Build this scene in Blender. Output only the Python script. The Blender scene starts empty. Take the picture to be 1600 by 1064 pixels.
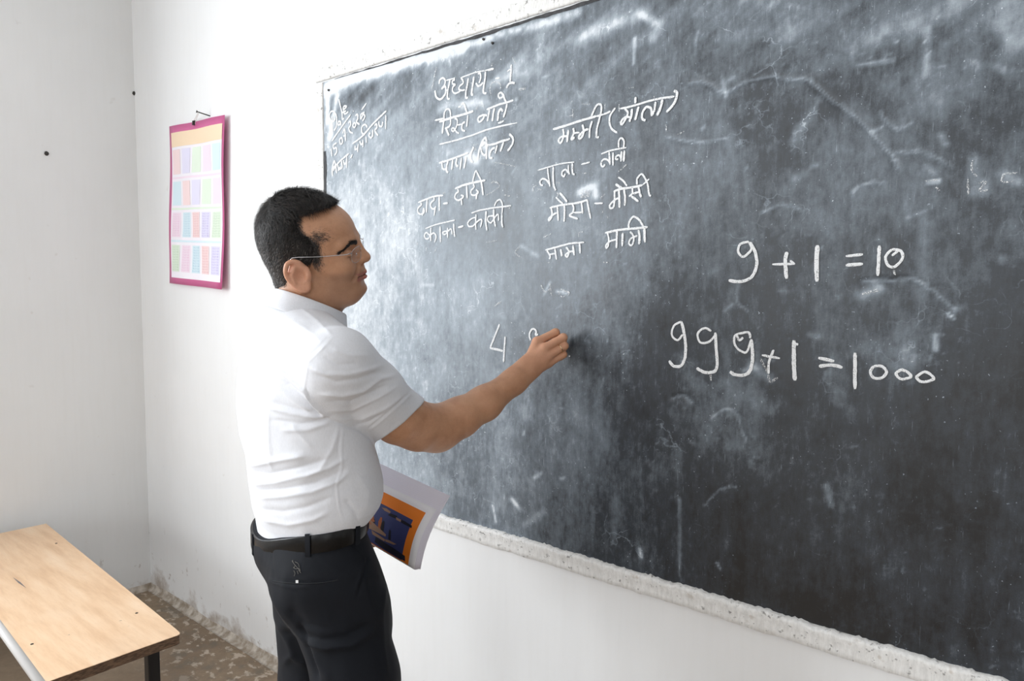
import bpy, bmesh, math, random
import numpy as np
from mathutils import Vector, Matrix
random.seed(7); rng = np.random.default_rng(11)
sc = bpy.context.scene
COL = sc.collection

# ---------------------------------------------------------------- camera (24 mm on full frame, 1600 x 1064)
F = 1067.0; CAM_Y = -1.38; CAM_Z = 1.4177
def _n(v):
    v = np.array(v, float); return v/np.linalg.norm(v)
_left = _n((-1325, 86, -F)); _down = _n((-88, -14600, -F))
_up = -_down; _up = _n(_up-_left*_up.dot(_left)); _right = -_left; _yw = np.cross(_up, _right)
RM = np.array([_right, _yw, _up]); C0 = np.array([0, CAM_Y, CAM_Z])
def ray(x, y): return RM@np.array([(x-800)/F, -(y-532)/F, -1.0])
def on_wall(x, y, Y=0.0):
    r = ray(x, y); return C0+r*((Y-C0[1])/r[1])
def on_z(x, y, z):
    r = ray(x, y); return C0+r*((z-C0[2])/r[2])
def at(x, y, d): return C0+d*ray(x, y)
def proj(P):
    c = (np.asarray(P)-C0)@RM
    return 800+F*c[..., 0]/-c[..., 2], 532-F*c[..., 1]/-c[..., 2], -c[..., 2]
cd = bpy.data.cameras.new('camera'); cam = bpy.data.objects.new('camera', cd); COL.objects.link(cam)
cd.sensor_width = 36; cd.lens = 36*F/1600; cd.clip_start = 0.05
M4 = Matrix([list(RM[0])+[C0[0]], list(RM[1])+[C0[1]], list(RM[2])+[C0[2]], [0, 0, 0, 1]])
cam.matrix_world = M4; sc.camera = cam
# ---------------------------------------------------------------- world, lights, exposure
w = bpy.data.worlds.new('world'); sc.world = w; w.use_nodes = True
w.node_tree.nodes['Background'].inputs[0].default_value = (0.80, 0.90, 1.0, 1)
w.node_tree.nodes['Background'].inputs[1].default_value = 1.0
sc.view_settings.view_transform = 'Standard'; sc.view_settings.look = 'None'
sc.view_settings.gamma = 1; sc.view_settings.use_curve_mapping = False
sc.view_settings.exposure = -0.04
XL = on_wall(236, 917.5)[0]; XR = 3.2; YR = -5.2; ZC = 3.1
def area(name, loc, target, sx, sy, power, col=(1, 1, 1)):
    l = bpy.data.lights.new(name, 'AREA'); l.shape = 'RECTANGLE'; l.size = sx; l.size_y = sy
    l.energy = power; l.color = col
    o = bpy.data.objects.new(name, l); COL.objects.link(o); o.location = loc
    d = Vector(target)-Vector(loc); o.rotation_euler = d.to_track_quat('-Z', 'Y').to_euler()
    return o
# daylight through the left wall's window, plus unseen fill lamps added at the rear
area('window_daylight', (XL-0.10, -2.55, 1.75), (XL+2, -2.55+0.0, 1.75), 1.7, 1.35, 165, (0.93, 0.97, 1.0))
area('rear_fill_left', (-1.6, YR-0.1, 1.75), (-1.6, 0, 1.75), 1.5, 1.35, 38, (0.95, 0.98, 1.0))
area('rear_fill_right', (1.2, YR-0.1, 1.25), (1.2, 0, 1.25), 1.1, 2.1, 18, (1.0, 0.98, 0.95))

# ---------------------------------------------------------------- helpers
def tag(o, label=None, cat=None, group=None, kind=None):
    if label: o['label'] = label
    if cat: o['category'] = cat
    if group: o['group'] = group
    if kind: o['kind'] = kind
    return o
def empty(name, loc=(0, 0, 0)):
    o = bpy.data.objects.new(name, None); COL.objects.link(o); o.location = loc; o.empty_display_size = 0.1; return o
def mesh(name, V, Fc, mat=None, parent=None, smooth=False, vcol=None):
    me = bpy.data.meshes.new(name); V = np.asarray(V, float)
    if parent is not None: V = V-np.array(parent_origin(parent))
    me.from_pydata([tuple(v) for v in V] if len(V) < 60000 else V.tolist(), [], Fc if isinstance(Fc, list) else Fc.tolist())
    if mat: me.materials.append(mat)
    if smooth: me.polygons.foreach_set('use_smooth', [True]*len(me.polygons))
    if vcol is not None:
        for k, a in vcol.items():
            at_ = me.attributes.new(k, 'FLOAT', 'POINT'); at_.data.foreach_set('value', np.asarray(a, np.float32))
    me.update()
    o = bpy.data.objects.new(name, me); COL.objects.link(o)
    if parent is not None: o.parent = parent
    return o
def parent_origin(p):
    x = np.zeros(3)
    while p is not None:
        x += np.array(p.location); p = p.parent
    return x
class MB:
    def __init__(s): s.V = []; s.F = []
    def add(s, V, Fc):
        b = len(s.V); s.V += [tuple(v) for v in V]; s.F += [[i+b for i in f] for f in Fc]; return s
    def box(s, c, h, rot=None):
        c = np.array(c); P = np.array([[x, y, z] for z in (-1, 1) for y in (-1, 1) for x in (-1, 1)])*np.array(h)
        if rot is not None: P = P@np.array(rot).T
        return s.add(P+c, [[0, 2, 3, 1], [4, 5, 7, 6], [0, 1, 5, 4], [2, 6, 7, 3], [0, 4, 6, 2], [1, 3, 7, 5]])
    def tube(s, pts, r, n=8, caps=True):
        pts = [np.array(p, float) for p in pts]; R = r if hasattr(r, '__len__') else [r]*len(pts)
        V = []; prev = None
        for i, p in enumerate(pts):
            t = _n(pts[min(i+1, len(pts)-1)]-pts[max(i-1, 0)])
            if prev is None:
                a = np.array([0, 0, 1.]) if abs(t[2]) < .9 else np.array([1., 0, 0])
            else: a = prev
            u = _n(a-t*a.dot(t)); v = np.cross(t, u); prev = u
            for k in range(n):
                q = 2*math.pi*k/n; V.append(p+R[i]*(math.cos(q)*u+math.sin(q)*v))
        Fc = [[i*n+k, i*n+(k+1) % n, (i+1)*n+(k+1) % n, (i+1)*n+k] for i in range(len(pts)-1) for k in range(n)]
        if caps: Fc += [list(range(n))[::-1], [(len(pts)-1)*n+k for k in range(n)]]
        return s.add(V, Fc)
    def build(s, name, mat, parent=None, smooth=False): return mesh(name, s.V, s.F, mat, parent, smooth)
def bevel(o, w_, n=2):
    m = o.modifiers.new('bevel', 'BEVEL'); m.width = w_; m.segments = n; m.limit_method = 'ANGLE'; return o
def crom(P, n=5, closed=False):
    P = [np.array(p, float) for p in P]
    if len(P) < 3: return [P[0]+(P[-1]-P[0])*k/6 for k in range(7)]
    out = []
    for i in range(len(P)-1):
        a = P[max(i-1, 0)]; b = P[i]; c = P[i+1]; d = P[min(i+2, len(P)-1)]
        for k in range(n):
            t = k/n; out.append(.5*((2*b)+(c-a)*t+(2*a-5*b+4*c-d)*t*t+(-a+3*b-3*c+d)*t**3))
    out.append(P[-1]); return out

# value noise on points (2D / 3D)
def vnoise(P, seed=0):
    P = np.asarray(P, np.float64); I = np.floor(P).astype(np.int64); f = P-I; f = f*f*(3-2*f); D = P.shape[-1]
    def h(J):
        x = (J[..., 0]*374761393+J[..., 1]*668265263+(J[..., 2]*2147483647 if D > 2 else 0)+seed*974711) & 0xffffffff
        x = ((x ^ (x >> 13))*1274126177) & 0xffffffff; return ((x ^ (x >> 16)) & 0xffff)/65535.0
    out = 0
    for k in range(2**D):
        o = np.array([(k >> j) & 1 for j in range(D)]); wt = 1
        for j in range(D): wt = wt*(f[..., j] if o[j] else 1-f[..., j])
        out = out+wt*h(I+o)
    return out
def fbm(P, seed=0, o=4, g=.5):
    s = 0; a = 1; t = 0
    for k in range(o): s = s+a*vnoise(P*2**k, seed+k*17); t += a; a *= g
    return s/t

# ---------------------------------------------------------------- materials
class NT:
    def __init__(s, name):
        s.m = bpy.data.materials.new(name); s.m.use_nodes = True; s.t = s.m.node_tree; s.b = s.t.nodes['Principled BSDF']
    def n(s, ty, **k):
        x = s.t.nodes.new(ty)
        for a, v in k.items():
            if a.startswith('_'): x.inputs[a[1:].replace('__', ' ')].default_value = v
            else: setattr(x, a, v)
        return x
    def l(s, a, b): s.t.links.new(a, b)
    def set(s, **k):
        for a, v in k.items(): s.b.inputs[a.replace('_', ' ')].default_value = v
        return s
    def coord(s, scale=(1, 1, 1)):
        g = s.n('ShaderNodeNewGeometry'); mp = s.n('ShaderNodeMapping'); mp.inputs['Scale'].default_value = scale
        s.l(g.outputs['Position'], mp.inputs['Vector']); return mp.outputs[0]
    def noise(s, vec, sc_, det=4, rough=.55):
        x = s.n('ShaderNodeTexNoise'); x.inputs['Scale'].default_value = sc_; x.inputs['Detail'].default_value = det
        x.inputs['Roughness'].default_value = rough; s.l(vec, x.inputs['Vector']); return x.outputs['Fac']
    def ramp(s, fac, stops):
        x = s.n('ShaderNodeValToRGB'); e = x.color_ramp.elements
        while len(e) < len(stops): e.new(.5)
        for i, (p, c) in enumerate(stops):
            e[i].position = p; e[i].color = (c if hasattr(c, '__len__') else (c, c, c))[:3]+(1,) if hasattr(c, '__len__') else (c, c, c, 1)
        s.l(fac, x.inputs[0]); return x.outputs[0]
    def mix(s, f, a, b, mode='MIX'):
        x = s.n('ShaderNodeMix', data_type='RGBA', blend_type=mode)
        for v, i in ((f, 0), (a, 6), (b, 7)):
            if hasattr(v, 'links') or hasattr(v, 'is_output'): s.l(v, x.inputs[i])
            else: x.inputs[i].default_value = v if not hasattr(v, '__len__') or len(v) == 4 else tuple(v)+(1,)
        return x.outputs[2]
    def bump(s, h, strength=.3, dist=.002, normal=None):
        x = s.n('ShaderNodeBump'); x.inputs['Strength'].default_value = strength; x.inputs['Distance'].default_value = dist
        s.l(h, x.inputs['Height'])
        if normal is not None: s.l(normal, x.inputs['Normal'])
        return x.outputs[0]
    def attr(s, n_): return s.n('ShaderNodeAttribute', attribute_name=n_).outputs['Fac']
    def math(s, op, a, b=None):
        x = s.n('ShaderNodeMath', operation=op)
        for v, i in ((a, 0), (b, 1)):
            if v is None: continue
            if hasattr(v, 'is_output'): s.l(v, x.inputs[i])
            else: x.inputs[i].default_value = v
        return x.outputs[0]
def plain(name, col, rough=.6, metal=0, **k):
    q = NT(name); q.set(Base_Color=tuple(col)+(1,), Roughness=rough, Metallic=metal)
    for a, v in k.items(): q.b.inputs[a.replace('_', ' ')].default_value = v
    return q.m
def speck(name, c1, c2, scale, rough=.6, bumpd=.0005, det=4, stretch=(1, 1, 1), lo=.35, hi=.65, bs=.4):
    q = NT(name); v = q.coord(stretch); f = q.noise(v, scale, det)
    c = q.ramp(f, [(lo, c1), (hi, c2)]); q.l(c, q.b.inputs['Base Color']); q.b.inputs['Roughness'].default_value = rough
    q.l(q.bump(f, bs, bumpd), q.b.inputs['Normal']); return q.m

# whitewashed plaster: patchy, brushed, dirty near the floor
def wall_mat(name, base, dirt_h):
    q = NT(name); v = q.coord()
    big = q.noise(v, 1.7, 3); brush = q.noise(q.coord((14, 14, 1.2)), 4, 5, .6); fine = q.noise(v, 60, 4)
    c = q.ramp(big, [(.3, tuple(x*.95 for x in base)), (.65, base)])
    c = q.mix(q.ramp(brush, [(.45, 0.0), (.8, .10)]), c, (.70, .68, .64, 1))
    sp = q.noise(v, 17, 2, .4); c = q.mix(q.ramp(sp, [(.74, 0.0), (.80, .30)]), c, (.48, .42, .36, 1))
    sx = q.n('ShaderNodeSeparateXYZ'); q.l(v, sx.inputs[0])
    dn = q.math('ADD', q.math('MULTIPLY', sx.outputs[2], -1/dirt_h), q.math('MULTIPLY', q.noise(v, 7, 5, .65), 1.9))
    c = q.mix(q.ramp(dn, [(.62, 0.0), (1.25, .75)]), c, (.34, .26, .19, 1))
    # small brown stains scattered along the low part
    st = q.noise(q.coord((1, 1, .6)), 24, 3, .6); lowm = q.ramp(sx.outputs[2], [(.02, 1.0), (.35, 0.0)])
    c = q.mix(q.math('MULTIPLY', q.ramp(st, [(.64, 0.0), (.70, .7)]), lowm), c, (.30, .23, .17, 1))
    q.l(c, q.b.inputs['Base Color']); q.b.inputs['Roughness'].default_value = .62
    nb = q.bump(brush, .25, .0015); nb = q.bump(fine, .15, .0006, nb); nb = q.bump(big, .3, .01, nb)
    q.l(nb, q.b.inputs['Normal']); return q.m
M = {}
M['wall'] = wall_mat('whitewash', (.90, .90, .90), .22)
M['wall_left'] = wall_mat('whitewash_left', (.86, .86, .855), .13)
def floor_mat():
    q = NT('worn_cement'); v = q.coord()
    a = q.noise(v, 3, 5, .6); b = q.noise(v, 22, 5, .65); d = q.noise(q.coord((1, 1.4, 1)), 20, 6, .62)
    c = q.ramp(a, [(.3, (.20, .138, .088)), (.7, (.35, .258, .172))])
    c = q.mix(q.ramp(b, [(.4, .0), (.7, .5)]), c, (.16, .115, .075, 1))
    sx = q.n('ShaderNodeSeparateXYZ'); q.l(v, sx.inputs[0])
    near = q.ramp(q.math('ADD', q.math('MULTIPLY', sx.outputs[1], 1.0), 1.0), [(.62, 0.0), (.84, 1.0)])   # whitewash drips lie along the wall
    c = q.mix(q.math('MULTIPLY', q.ramp(d, [(.54, 0.0), (.60, .7)]), near), c, (.64, .54, .44, 1))
    g = q.noise(v, 13, 4, .6); c = q.mix(q.math('MULTIPLY', q.ramp(g, [(.50, 0.0), (.62, .6)]), near), c, (.16, .14, .11, 1))
    q.l(c, q.b.inputs['Base Color']); q.b.inputs['Roughness'].default_value = .6
    q.l(q.bump(b, .5, .004, q.bump(d, .4, .003)), q.b.inputs['Normal']); return q.m
M['floor'] = floor_mat()
# ---------------------------------------------------------------- room shell
def slab(name, x0, x1, y0, y1, z0, z1, mat):
    return tag(MB().box(((x0+x1)/2, (y0+y1)/2, (z0+z1)/2), ((x1-x0)/2, (y1-y0)/2, (z1-z0)/2)).build(name, mat), kind='structure')
T = .2
slab('floor', XL-T, XR+T, YR-T, T, -T, 0, M['floor'])
slab('ceiling', XL-T, XR+T, YR-T, T, ZC, ZC+T, M['wall'])
slab('wall_right', XR, XR+T, YR-T, T, 0, ZC, M['wall'])
def plaster_wall(name, axis, fixed, a0, a1, mat, openings=()):
    """a wall as a gently uneven plaster sheet over solid pieces, with window openings"""
    mb = MB(); n0 = -T if name in ('wall_left', 'wall_rear') else 0
    def piece(u0, u1, z0, z1):
        if axis == 'y': mb.box(((u0+u1)/2, fixed+T/2*(1 if fixed > -1 else -1), (z0+z1)/2), ((u1-u0)/2, T/2, (z1-z0)/2))
        else: mb.box((fixed-T/2, (u0+u1)/2, (z0+z1)/2), (T/2, (u1-u0)/2, (z1-z0)/2))
    us = sorted({a0, a1, *[o[0] for o in openings], *[o[1] for o in openings]})
    for u0, u1 in zip(us[:-1], us[1:]):
        op = [o for o in openings if o[0] <= u0 and o[1] >= u1]
        if not op: piece(u0, u1, 0, ZC)
        else:
            if op[0][2] > 0: piece(u0, u1, 0, op[0][2])
            piece(u0, u1, op[0][3], ZC)
    return tag(mb.build(name, mat), kind='structure')
plaster_wall('wall_back', 'y', 0, XL-T, XR+T, M['wall'])
plaster_wall('wall_left', 'x', XL, YR-T, 0, M['wall_left'], [(-3.4, -1.7, 1.08, 2.42)])
plaster_wall('wall_rear', 'y', YR, XL-T, XR+T, M['wall'], [(-2.35, -.85, 1.08, 2.42), (.65, 1.75, 0, 2.2)])
M['win'] = plain('blue_window_paint', (.10, .16, .24), .5)
def window(name, axis, c, w_, h_):
    mb = MB()
    def b(u, z, hu, hz, t=.03):
        if axis == 'x': mb.box((c[0], c[1]+u, c[2]+z), (t, hu, hz))
        else: mb.box((c[0]+u, c[1], c[2]+z), (hu, t, hz))
    for s in (-1, 1): b(s*(w_/2-.03), 0, .03, h_/2); b(0, s*(h_/2-.03), w_/2-.06, .03)
    b(0, 0, .02, h_/2-.06)
    return tag(mb.build(name, M['win']), kind='structure')
window('window_1', 'x', (XL-.05, -2.55, 1.75), 1.7, 1.34)
window('window_2', 'y', (-1.6, YR-.05, 1.75), 1.5, 1.34)

# low mortar fillet where wall and floor meet, broken and dirty
def fillet(name, P0, P1, inward, mat):
    n = 160; V = []; Fc = []
    for i in range(n+1):
        p = np.array(P0)+(np.array(P1)-np.array(P0))*i/n
        s = .018+.022*float(fbm(np.array([[i*.19, 3.3]]), 5)[0]); hh = .012+.03*float(fbm(np.array([[i*.23, 8.1]]), 9)[0])
        for k in range(5):
            q = k/4*math.pi/2; V.append(p+np.array(inward)*(s*(1-math.sin(q))+.0*k)+np.array([0, 0, hh*(1-math.cos(q))]))
        V.append(p-np.array(inward)*.01+np.array([0, 0, hh])); V.append(p-np.array(inward)*.01)
    for i in range(n):
        for k in range(7): Fc.append([i*7+k, i*7+(k+1) % 7, (i+1)*7+(k+1) % 7, (i+1)*7+k])
    return tag(mesh(name, V, Fc, mat, smooth=True), kind='structure')
M['fillet'] = speck('crumbling_mortar', (.30, .24, .18), (.62, .56, .49), 30, .8, .003)
fillet('baseboard_back', (XL, 0, 0), (XR, 0, 0), (0, -1, 0), M['fillet'])
fillet('baseboard_left', (XL, 0, 0), (XL, YR, 0), (1, 0, 0), M['fillet'])

# ---------------------------------------------------------------- blackboard
BX0 = on_wall(508, 200)[0]; BX1 = 1.25
ZT = .5*(on_wall(507.6, 128)[2]+on_wall(927.5, 1)[2]); ZB = .5*(on_wall(686, 801)[2]+on_wall(1575, 1062)[2])
ZO = .5*(on_wall(675, 823)[2]+on_wall(1442, 1064)[2]); ZTO = .5*(on_wall(495, 107)[2]+on_wall(822, 2.4)[2])
XO = on_wall(495, 107)[0]
YB = -.004
board = empty('blackboard', (BX0, 0, ZB))
tag(board, 'large black slate coloured wall blackboard covered with white chalk writing and dusty smears', 'blackboard')
st_ = .0046
xs = np.concatenate([np.arange(BX0, .12, st_), np.linspace(.13, BX1, 40)]); zs = np.linspace(ZB, ZT, int((ZT-ZB)/st_))
GX, GZ = np.meshgrid(xs, zs); P2 = np.stack([GX, GZ], -1)
R_ = P2@np.array([[.86, -.5], [.5, .86]])       # rotated frame for wiping marks
dust_and_light = .34*fbm(P2*[7, 5], 1, 5)+.13*fbm(P2*[44, 5.5], 2, 4)+.15*fbm(P2*[34, 20], 6, 4)+.16*fbm(P2*[110, 60], 3, 3)+.12*fbm(P2*[3, 2.2], 4, 3)
cl = fbm(P2*[3.3, 3.8], 21, 4); dust_and_light += .38*np.clip(cl-.52, 0, 1)
wipe = fbm(R_*[5, 42], 31, 4)
topm = np.clip((GZ-(ZT-.42))/.35, 0, 1); dust_and_light += .40*topm*np.clip(wipe-.48, -.2, 1)
dust_and_light += .22*np.clip(fbm(P2*[42, 7], 8, 3)-.62, 0, 1)
crumb = fbm(P2*[120, 110], 12, 3); dust_and_light += np.clip(crumb-.70, 0, 1)*1.3*np.clip(fbm(P2*[7, 6], 13, 3)-.30, 0, 1)*1.9
dust_and_light = (dust_and_light-.46)*1.10+.50-.24
# rubbed-in chalk at the left, plus window glare painted into the same paleness
dust_and_light += .34*np.clip(1-(GX-BX0)/1.25, 0, 1)**1.2+.07*np.clip(1-(GX-BX0)/1.9, 0, 1)
dust_and_light += .15*np.exp(-((GX-BX0-.12)/.42)**2)*np.clip((ZT-.12-GZ)/.35, 0, 1)+.10*np.exp(-((GX-BX0)/.9)**2)*np.clip((ZT-.05-GZ)/.3, 0, 1)
dust_and_light += .055*np.clip((GZ-1.25)/.45, 0, 1)
dust_and_light -= .17*np.clip(1-(GZ-ZB)/.75, 0, 1)*np.clip((GX+1.3)/.6, 0, 1)  # lower right darkened: the teacher's shadow put into the slate colour
relief = .0012*fbm(P2*[6, 6], 41, 4)+.0007*fbm(P2*[28, 26], 43, 3)
def seg_d(pl):
    d = np.full(GX.shape, 9.)
    for a, b in zip(pl[:-1], pl[1:]):
        ab = b-a; L = ab@ab+1e-12
        lo = np.minimum(a, b)-.08; hi = np.maximum(a, b)+.08
        m = (GX > lo[0]) & (GX < hi[0]) & (GZ > lo[1]) & (GZ < hi[1])
        if not m.any(): continue
        px = GX[m]-a[0]; pz = GZ[m]-a[1]; t = np.clip((px*ab[0]+pz*ab[1])/L, 0, 1)
        d[m] = np.minimum(d[m], np.hypot(px-t*ab[0], pz-t*ab[1]))
    return d
def bpl(pts, o=(0, 0), s=1): return [on_wall(o[0]+x/s, o[1]+y/s, YB)[[0, 2]] for x, y in pts]
def smear(pts, wid, amt, o=(0, 0), s=1):
    global dust_and_light
    d = seg_d(bpl(pts, o, s)); g = np.exp(-(d/wid)**2)*(.35+.9*fbm(P2*[60, 60], 77, 3)); dust_and_light = dust_and_light+amt*g
def crack(pts, o=(0, 0), s=1, deep=.0018):
    global dust_and_light, relief
    pl = [np.array(p) for p in crom(bpl(pts, o, s), 6)]
    pl = [p+rng.normal(0, .0012, 2) for p in pl]
    d = seg_d(pl); dust_and_light = dust_and_light+.30*np.exp(-(d/.0030)**2)*(.4+.8*fbm(P2*[90, 90], 71, 2)); relief = relief-deep*np.exp(-(d/.004)**2)
    return pl
o4 = (960, 0)
crack([(290, 330), (340, 318), (430, 358), (500, 325), (600, 298), (690, 310), (750, 312), (850, 390), (960, 475), (1060, 580), (1105, 650)], o4, 2.5)
crack([(1090, 600), (1180, 590), (1250, 610), (1310, 650)], o4, 2.5, .001)
crack([(200, 535), (330, 555), (440, 540)], o4, 2.5, .001); crack([(570, 830), (660, 800), (740, 825)], o4, 2.5, .001)
crack([(930, 750), (970, 715), (1045, 715)], o4, 2.5); crack([(1040, 440), (1075, 490), (1110, 500), (1160, 480)], o4, 2.5, .001)
oH = (1020, 350); sH = 3.3333
crack([(1090, 300), (1180, 290), (1260, 295), (1350, 285), (1420, 320), (1500, 385), (1570, 440)], oH, sH)
crack([(100, 905), (160, 895), (200, 930)], oH, sH); crack([(440, 300), (440, 400), (490, 450)], oH, sH, .001)
crack([(1110, 655), (1130, 640), (1150, 645), (1165, 690)], deep=.001); crack([(1100, 790), (1125, 765), (1150, 760)], deep=.001)
# whitewash smear that runs over the top left edge of the slate
smear([(512, 138), (560, 120), (640, 96), (720, 74)], .020, .95); smear([(720, 74), (800, 48), (860, 34), (900, 20)], .012, .55)
smear([(512, 135), (512, 190)], .010, .8); smear([(527, 150), (515, 215)], .012, .5)
for pts, wd, am in [([(740, 140), (800, 118), (840, 112)], .012, .25), ([(800, 110), (900, 60), (960, 30)], .02, .22), ([(905, 60), (1010, 20)], .016, .28),
    ([(1000, 20), (1030, 40), (1020, 60)], .01, .5), ([(992, 60), (990, 100)], .004, .5), ([(1088, 55), (1086, 85)], .004, .3), ([(1128, 125), (1134, 150)], .005, .4),
    ([(1450, 46), (1447, 120)], .006, .32), ([(1450, 130), (1470, 160)], .03, .22), ([(1340, 102), (1396, 94)], .004, .4), ([(1280, 110), (1395, 30)], .018, .18),
    ([(1370, 60), (1500, 5)], .02, .22), ([(1570, 10), (1600, 60)], .02, .3), ([(1555, 40), (1575, 60)], .012, .3), ([(1450, 285), (1466, 283)], .004, .6),
    ([(1525, 250), (1522, 300)], .010, .28), ([(1540, 285), (1540, 300)], .008, .4), ([(1570, 270), (1590, 285)], .008, .35), ([(1280, 160), (1240, 220)], .012, .3),
    ([(1240, 280), (1260, 270)], .008, .25), ([(1418, 340), (1445, 330)], .004, .22), ([(1445, 350), (1440, 470)], .012, .26), ([(1345, 460), (1375, 450)], .012, .35),
    ([(1430, 520), (1400, 560)], .03, .2), ([(905, 300), (930, 290), (932, 305)], .010, .65), ([(1000, 330), (1010, 450)], .04, .12),
    ([(690, 170), (700, 165), (760, 160)], .014, .4), ([(755, 225), (770, 250)], .012, .4), ([(730, 245), (745, 250)], .014, .5), ([(1290, 510), (1300, 620)], .03, .14),
    ([(1360, 540), (1420, 560)], .03, .18), ([(1150, 610), (1200, 640)], .03, .22), ([(1120, 640), (1180, 700)], .045, .16), ([(1060, 560), (1090, 600)], .02, .2), ([(1175, 570), (1205, 590)], .012, .35),
    ([(1460, 525), (1462, 545)], .005, .6), ([(1480, 490), (1490, 497)], .003, .7), ([(815, 385), (840, 400)], .006, .4), ([(860, 440), (850, 460)], .004, .5),
    ([(870, 455), (885, 458)], .004, .5), ([(1000, 858), (1002, 870)], .005, .8), ([(1062, 780), (1062, 900)], .004, .3), ([(1120, 880), (1126, 890)], .003, .6),
    ([(1060, 700), (1062, 780)], .01, .14), ([(800, 780), (812, 795)], .006, .6), ([(770, 790), (775, 815)], .004, .5), ([(960, 780), (960, 840)], .008, .16),
    ([(1290, 760), (1300, 790)], .006, .35), ([(1300, 560), (1295, 600)], .004, .2), ([(850, 800), (820, 820)], .01, .2), ([(1130, 60), (1230, 45)], .02, .14)]:
    smear(pts, wd, am)
for i in range(60):      # little strokes of old writing that were never wiped off
    x = rng.uniform(530, 1590); y = rng.uniform(40, 760); a = rng.uniform(0, 6.28); l = rng.uniform(4, 18)
    smear([(x, y), (x+l*math.cos(a), y+l*math.sin(a))], rng.uniform(.0022, .006), rng.uniform(.1, .38))
dark = .75*np.exp(-(seg_d(bpl([(520, 175), (560, 150), (580, 140)]))/.03)**2)
for pts, wd, am in [([(560, 165), (620, 150), (660, 130)], .035, .18), ([(900, 75), (870, 95)], .022, .2), ([(1035, 505), (1037, 525)], .012, .3),
                    ([(1290, 780), (1300, 815)], .03, .12), ([(1400, 790), (1440, 800)], .05, .12), ([(1200, 170), (1300, 200)], .05, .10), ([(1080, 420), (1180, 430)], .06, .10)]:
    dark = dark+am*np.exp(-(seg_d(bpl(pts))/wd)**2)
dust_and_light = np.clip(dust_and_light-.35*dark, 0, 1.1)
ny, nx = GX.shape; idx = np.arange(ny*nx).reshape(ny, nx)
Fq = np.stack([idx[:-1, :-1], idx[:-1, 1:], idx[1:, 1:], idx[1:, :-1]], -1).reshape(-1, 4)
def slate_mat():
    q = NT('slate_paint'); v = q.coord(); d = q.attr('dust_and_light')
    f1 = q.noise(q.coord((1, 1, .25)), 170, 4, .7); f2 = q.noise(v, 420, 2, .6); f3 = q.noise(q.coord((3, 1, .3)), 45, 5, .65)
    dd = q.math('ADD', d, q.math('MULTIPLY', q.math('SUBTRACT', f1, .5), .24))
    dd = q.math('ADD', dd, q.math('MULTIPLY', q.math('SUBTRACT', f3, .5), .10))
    dd = q.math('ADD', dd, q.math('MULTIPLY', q.math('SUBTRACT', f2, .5), .14))
    f4 = q.noise(v, 24, 6, .7); f5 = q.noise(v, 75, 4, .7)
    dd = q.math('ADD', dd, q.math('MULTIPLY', q.math('SUBTRACT', f4, .5), .15)); dd = q.math('ADD', dd, q.math('MULTIPLY', q.math('SUBTRACT', f5, .5), .20))
    vo = q.n('ShaderNodeTexVoronoi', feature='DISTANCE_TO_EDGE'); vo.inputs['Scale'].default_value = 11
    nv = q.n('ShaderNodeTexNoise'); nv.inputs['Scale'].default_value = 9; nv.inputs['Detail'].default_value = 5; q.l(v, nv.inputs['Vector'])
    vm = q.n('ShaderNodeVectorMath', operation='MULTIPLY_ADD'); q.l(nv.outputs['Color'], vm.inputs[0]); vm.inputs[1].default_value = (.22, .22, .22); q.l(v, vm.inputs[2]); q.l(vm.outputs[0], vo.inputs['Vector'])
    cm = q.ramp(q.noise(v, 5.5, 4, .7), [(.53, 0.0), (.66, 1.0)]); ck = q.math('MULTIPLY', q.ramp(vo.outputs[0], [(0.0, 1.0), (.022, 0.0)]), cm)
    dd = q.math('ADD', dd, q.math('MULTIPLY', ck, .30))
    fl = q.math('MULTIPLY', q.ramp(q.noise(v, 190, 2, .5), [(.70, 0.0), (.74, 1.0)]), q.ramp(q.noise(v, 6, 3, .6), [(.45, .15), (.62, 1.0)])); dd = q.math('ADD', dd, q.math('MULTIPLY', fl, .55))
    sc_ = q.noise(q.coord((8, 1, .5)), 70, 2, .5); dd = q.math('ADD', dd, q.math('MULTIPLY', q.ramp(sc_, [(.68, 0.0), (.76, 1.0)]), .22))
    dd = q.math('ADD', dd, -.02)
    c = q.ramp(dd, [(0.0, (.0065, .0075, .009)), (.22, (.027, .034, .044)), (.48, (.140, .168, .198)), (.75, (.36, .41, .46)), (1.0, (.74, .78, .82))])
    q.l(c, q.b.inputs['Base Color'])
    rg = q.ramp(dd, [(0.0, .36), (.5, .50), (1.0, .85)]); q.l(rg, q.b.inputs['Roughness'])
    q.b.inputs['Specular IOR Level'].default_value = .62
    q.l(q.bump(f3, .25, .0012, q.bump(f1, .2, .0005)), q.b.inputs['Normal']); return q.m
M['slate'] = slate_mat()
V = np.stack([GX, YB+0*GX+(-relief+.0008), GZ], -1).reshape(-1, 3)
mesh('slate_surface', V, Fq, M['slate'], board, smooth=True, vcol={'dust_and_light': dust_and_light.ravel()})
M['blackedge'] = speck('black_edge_shade', (.012, .012, .013), (.05, .05, .055), 60, .6)
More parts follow.
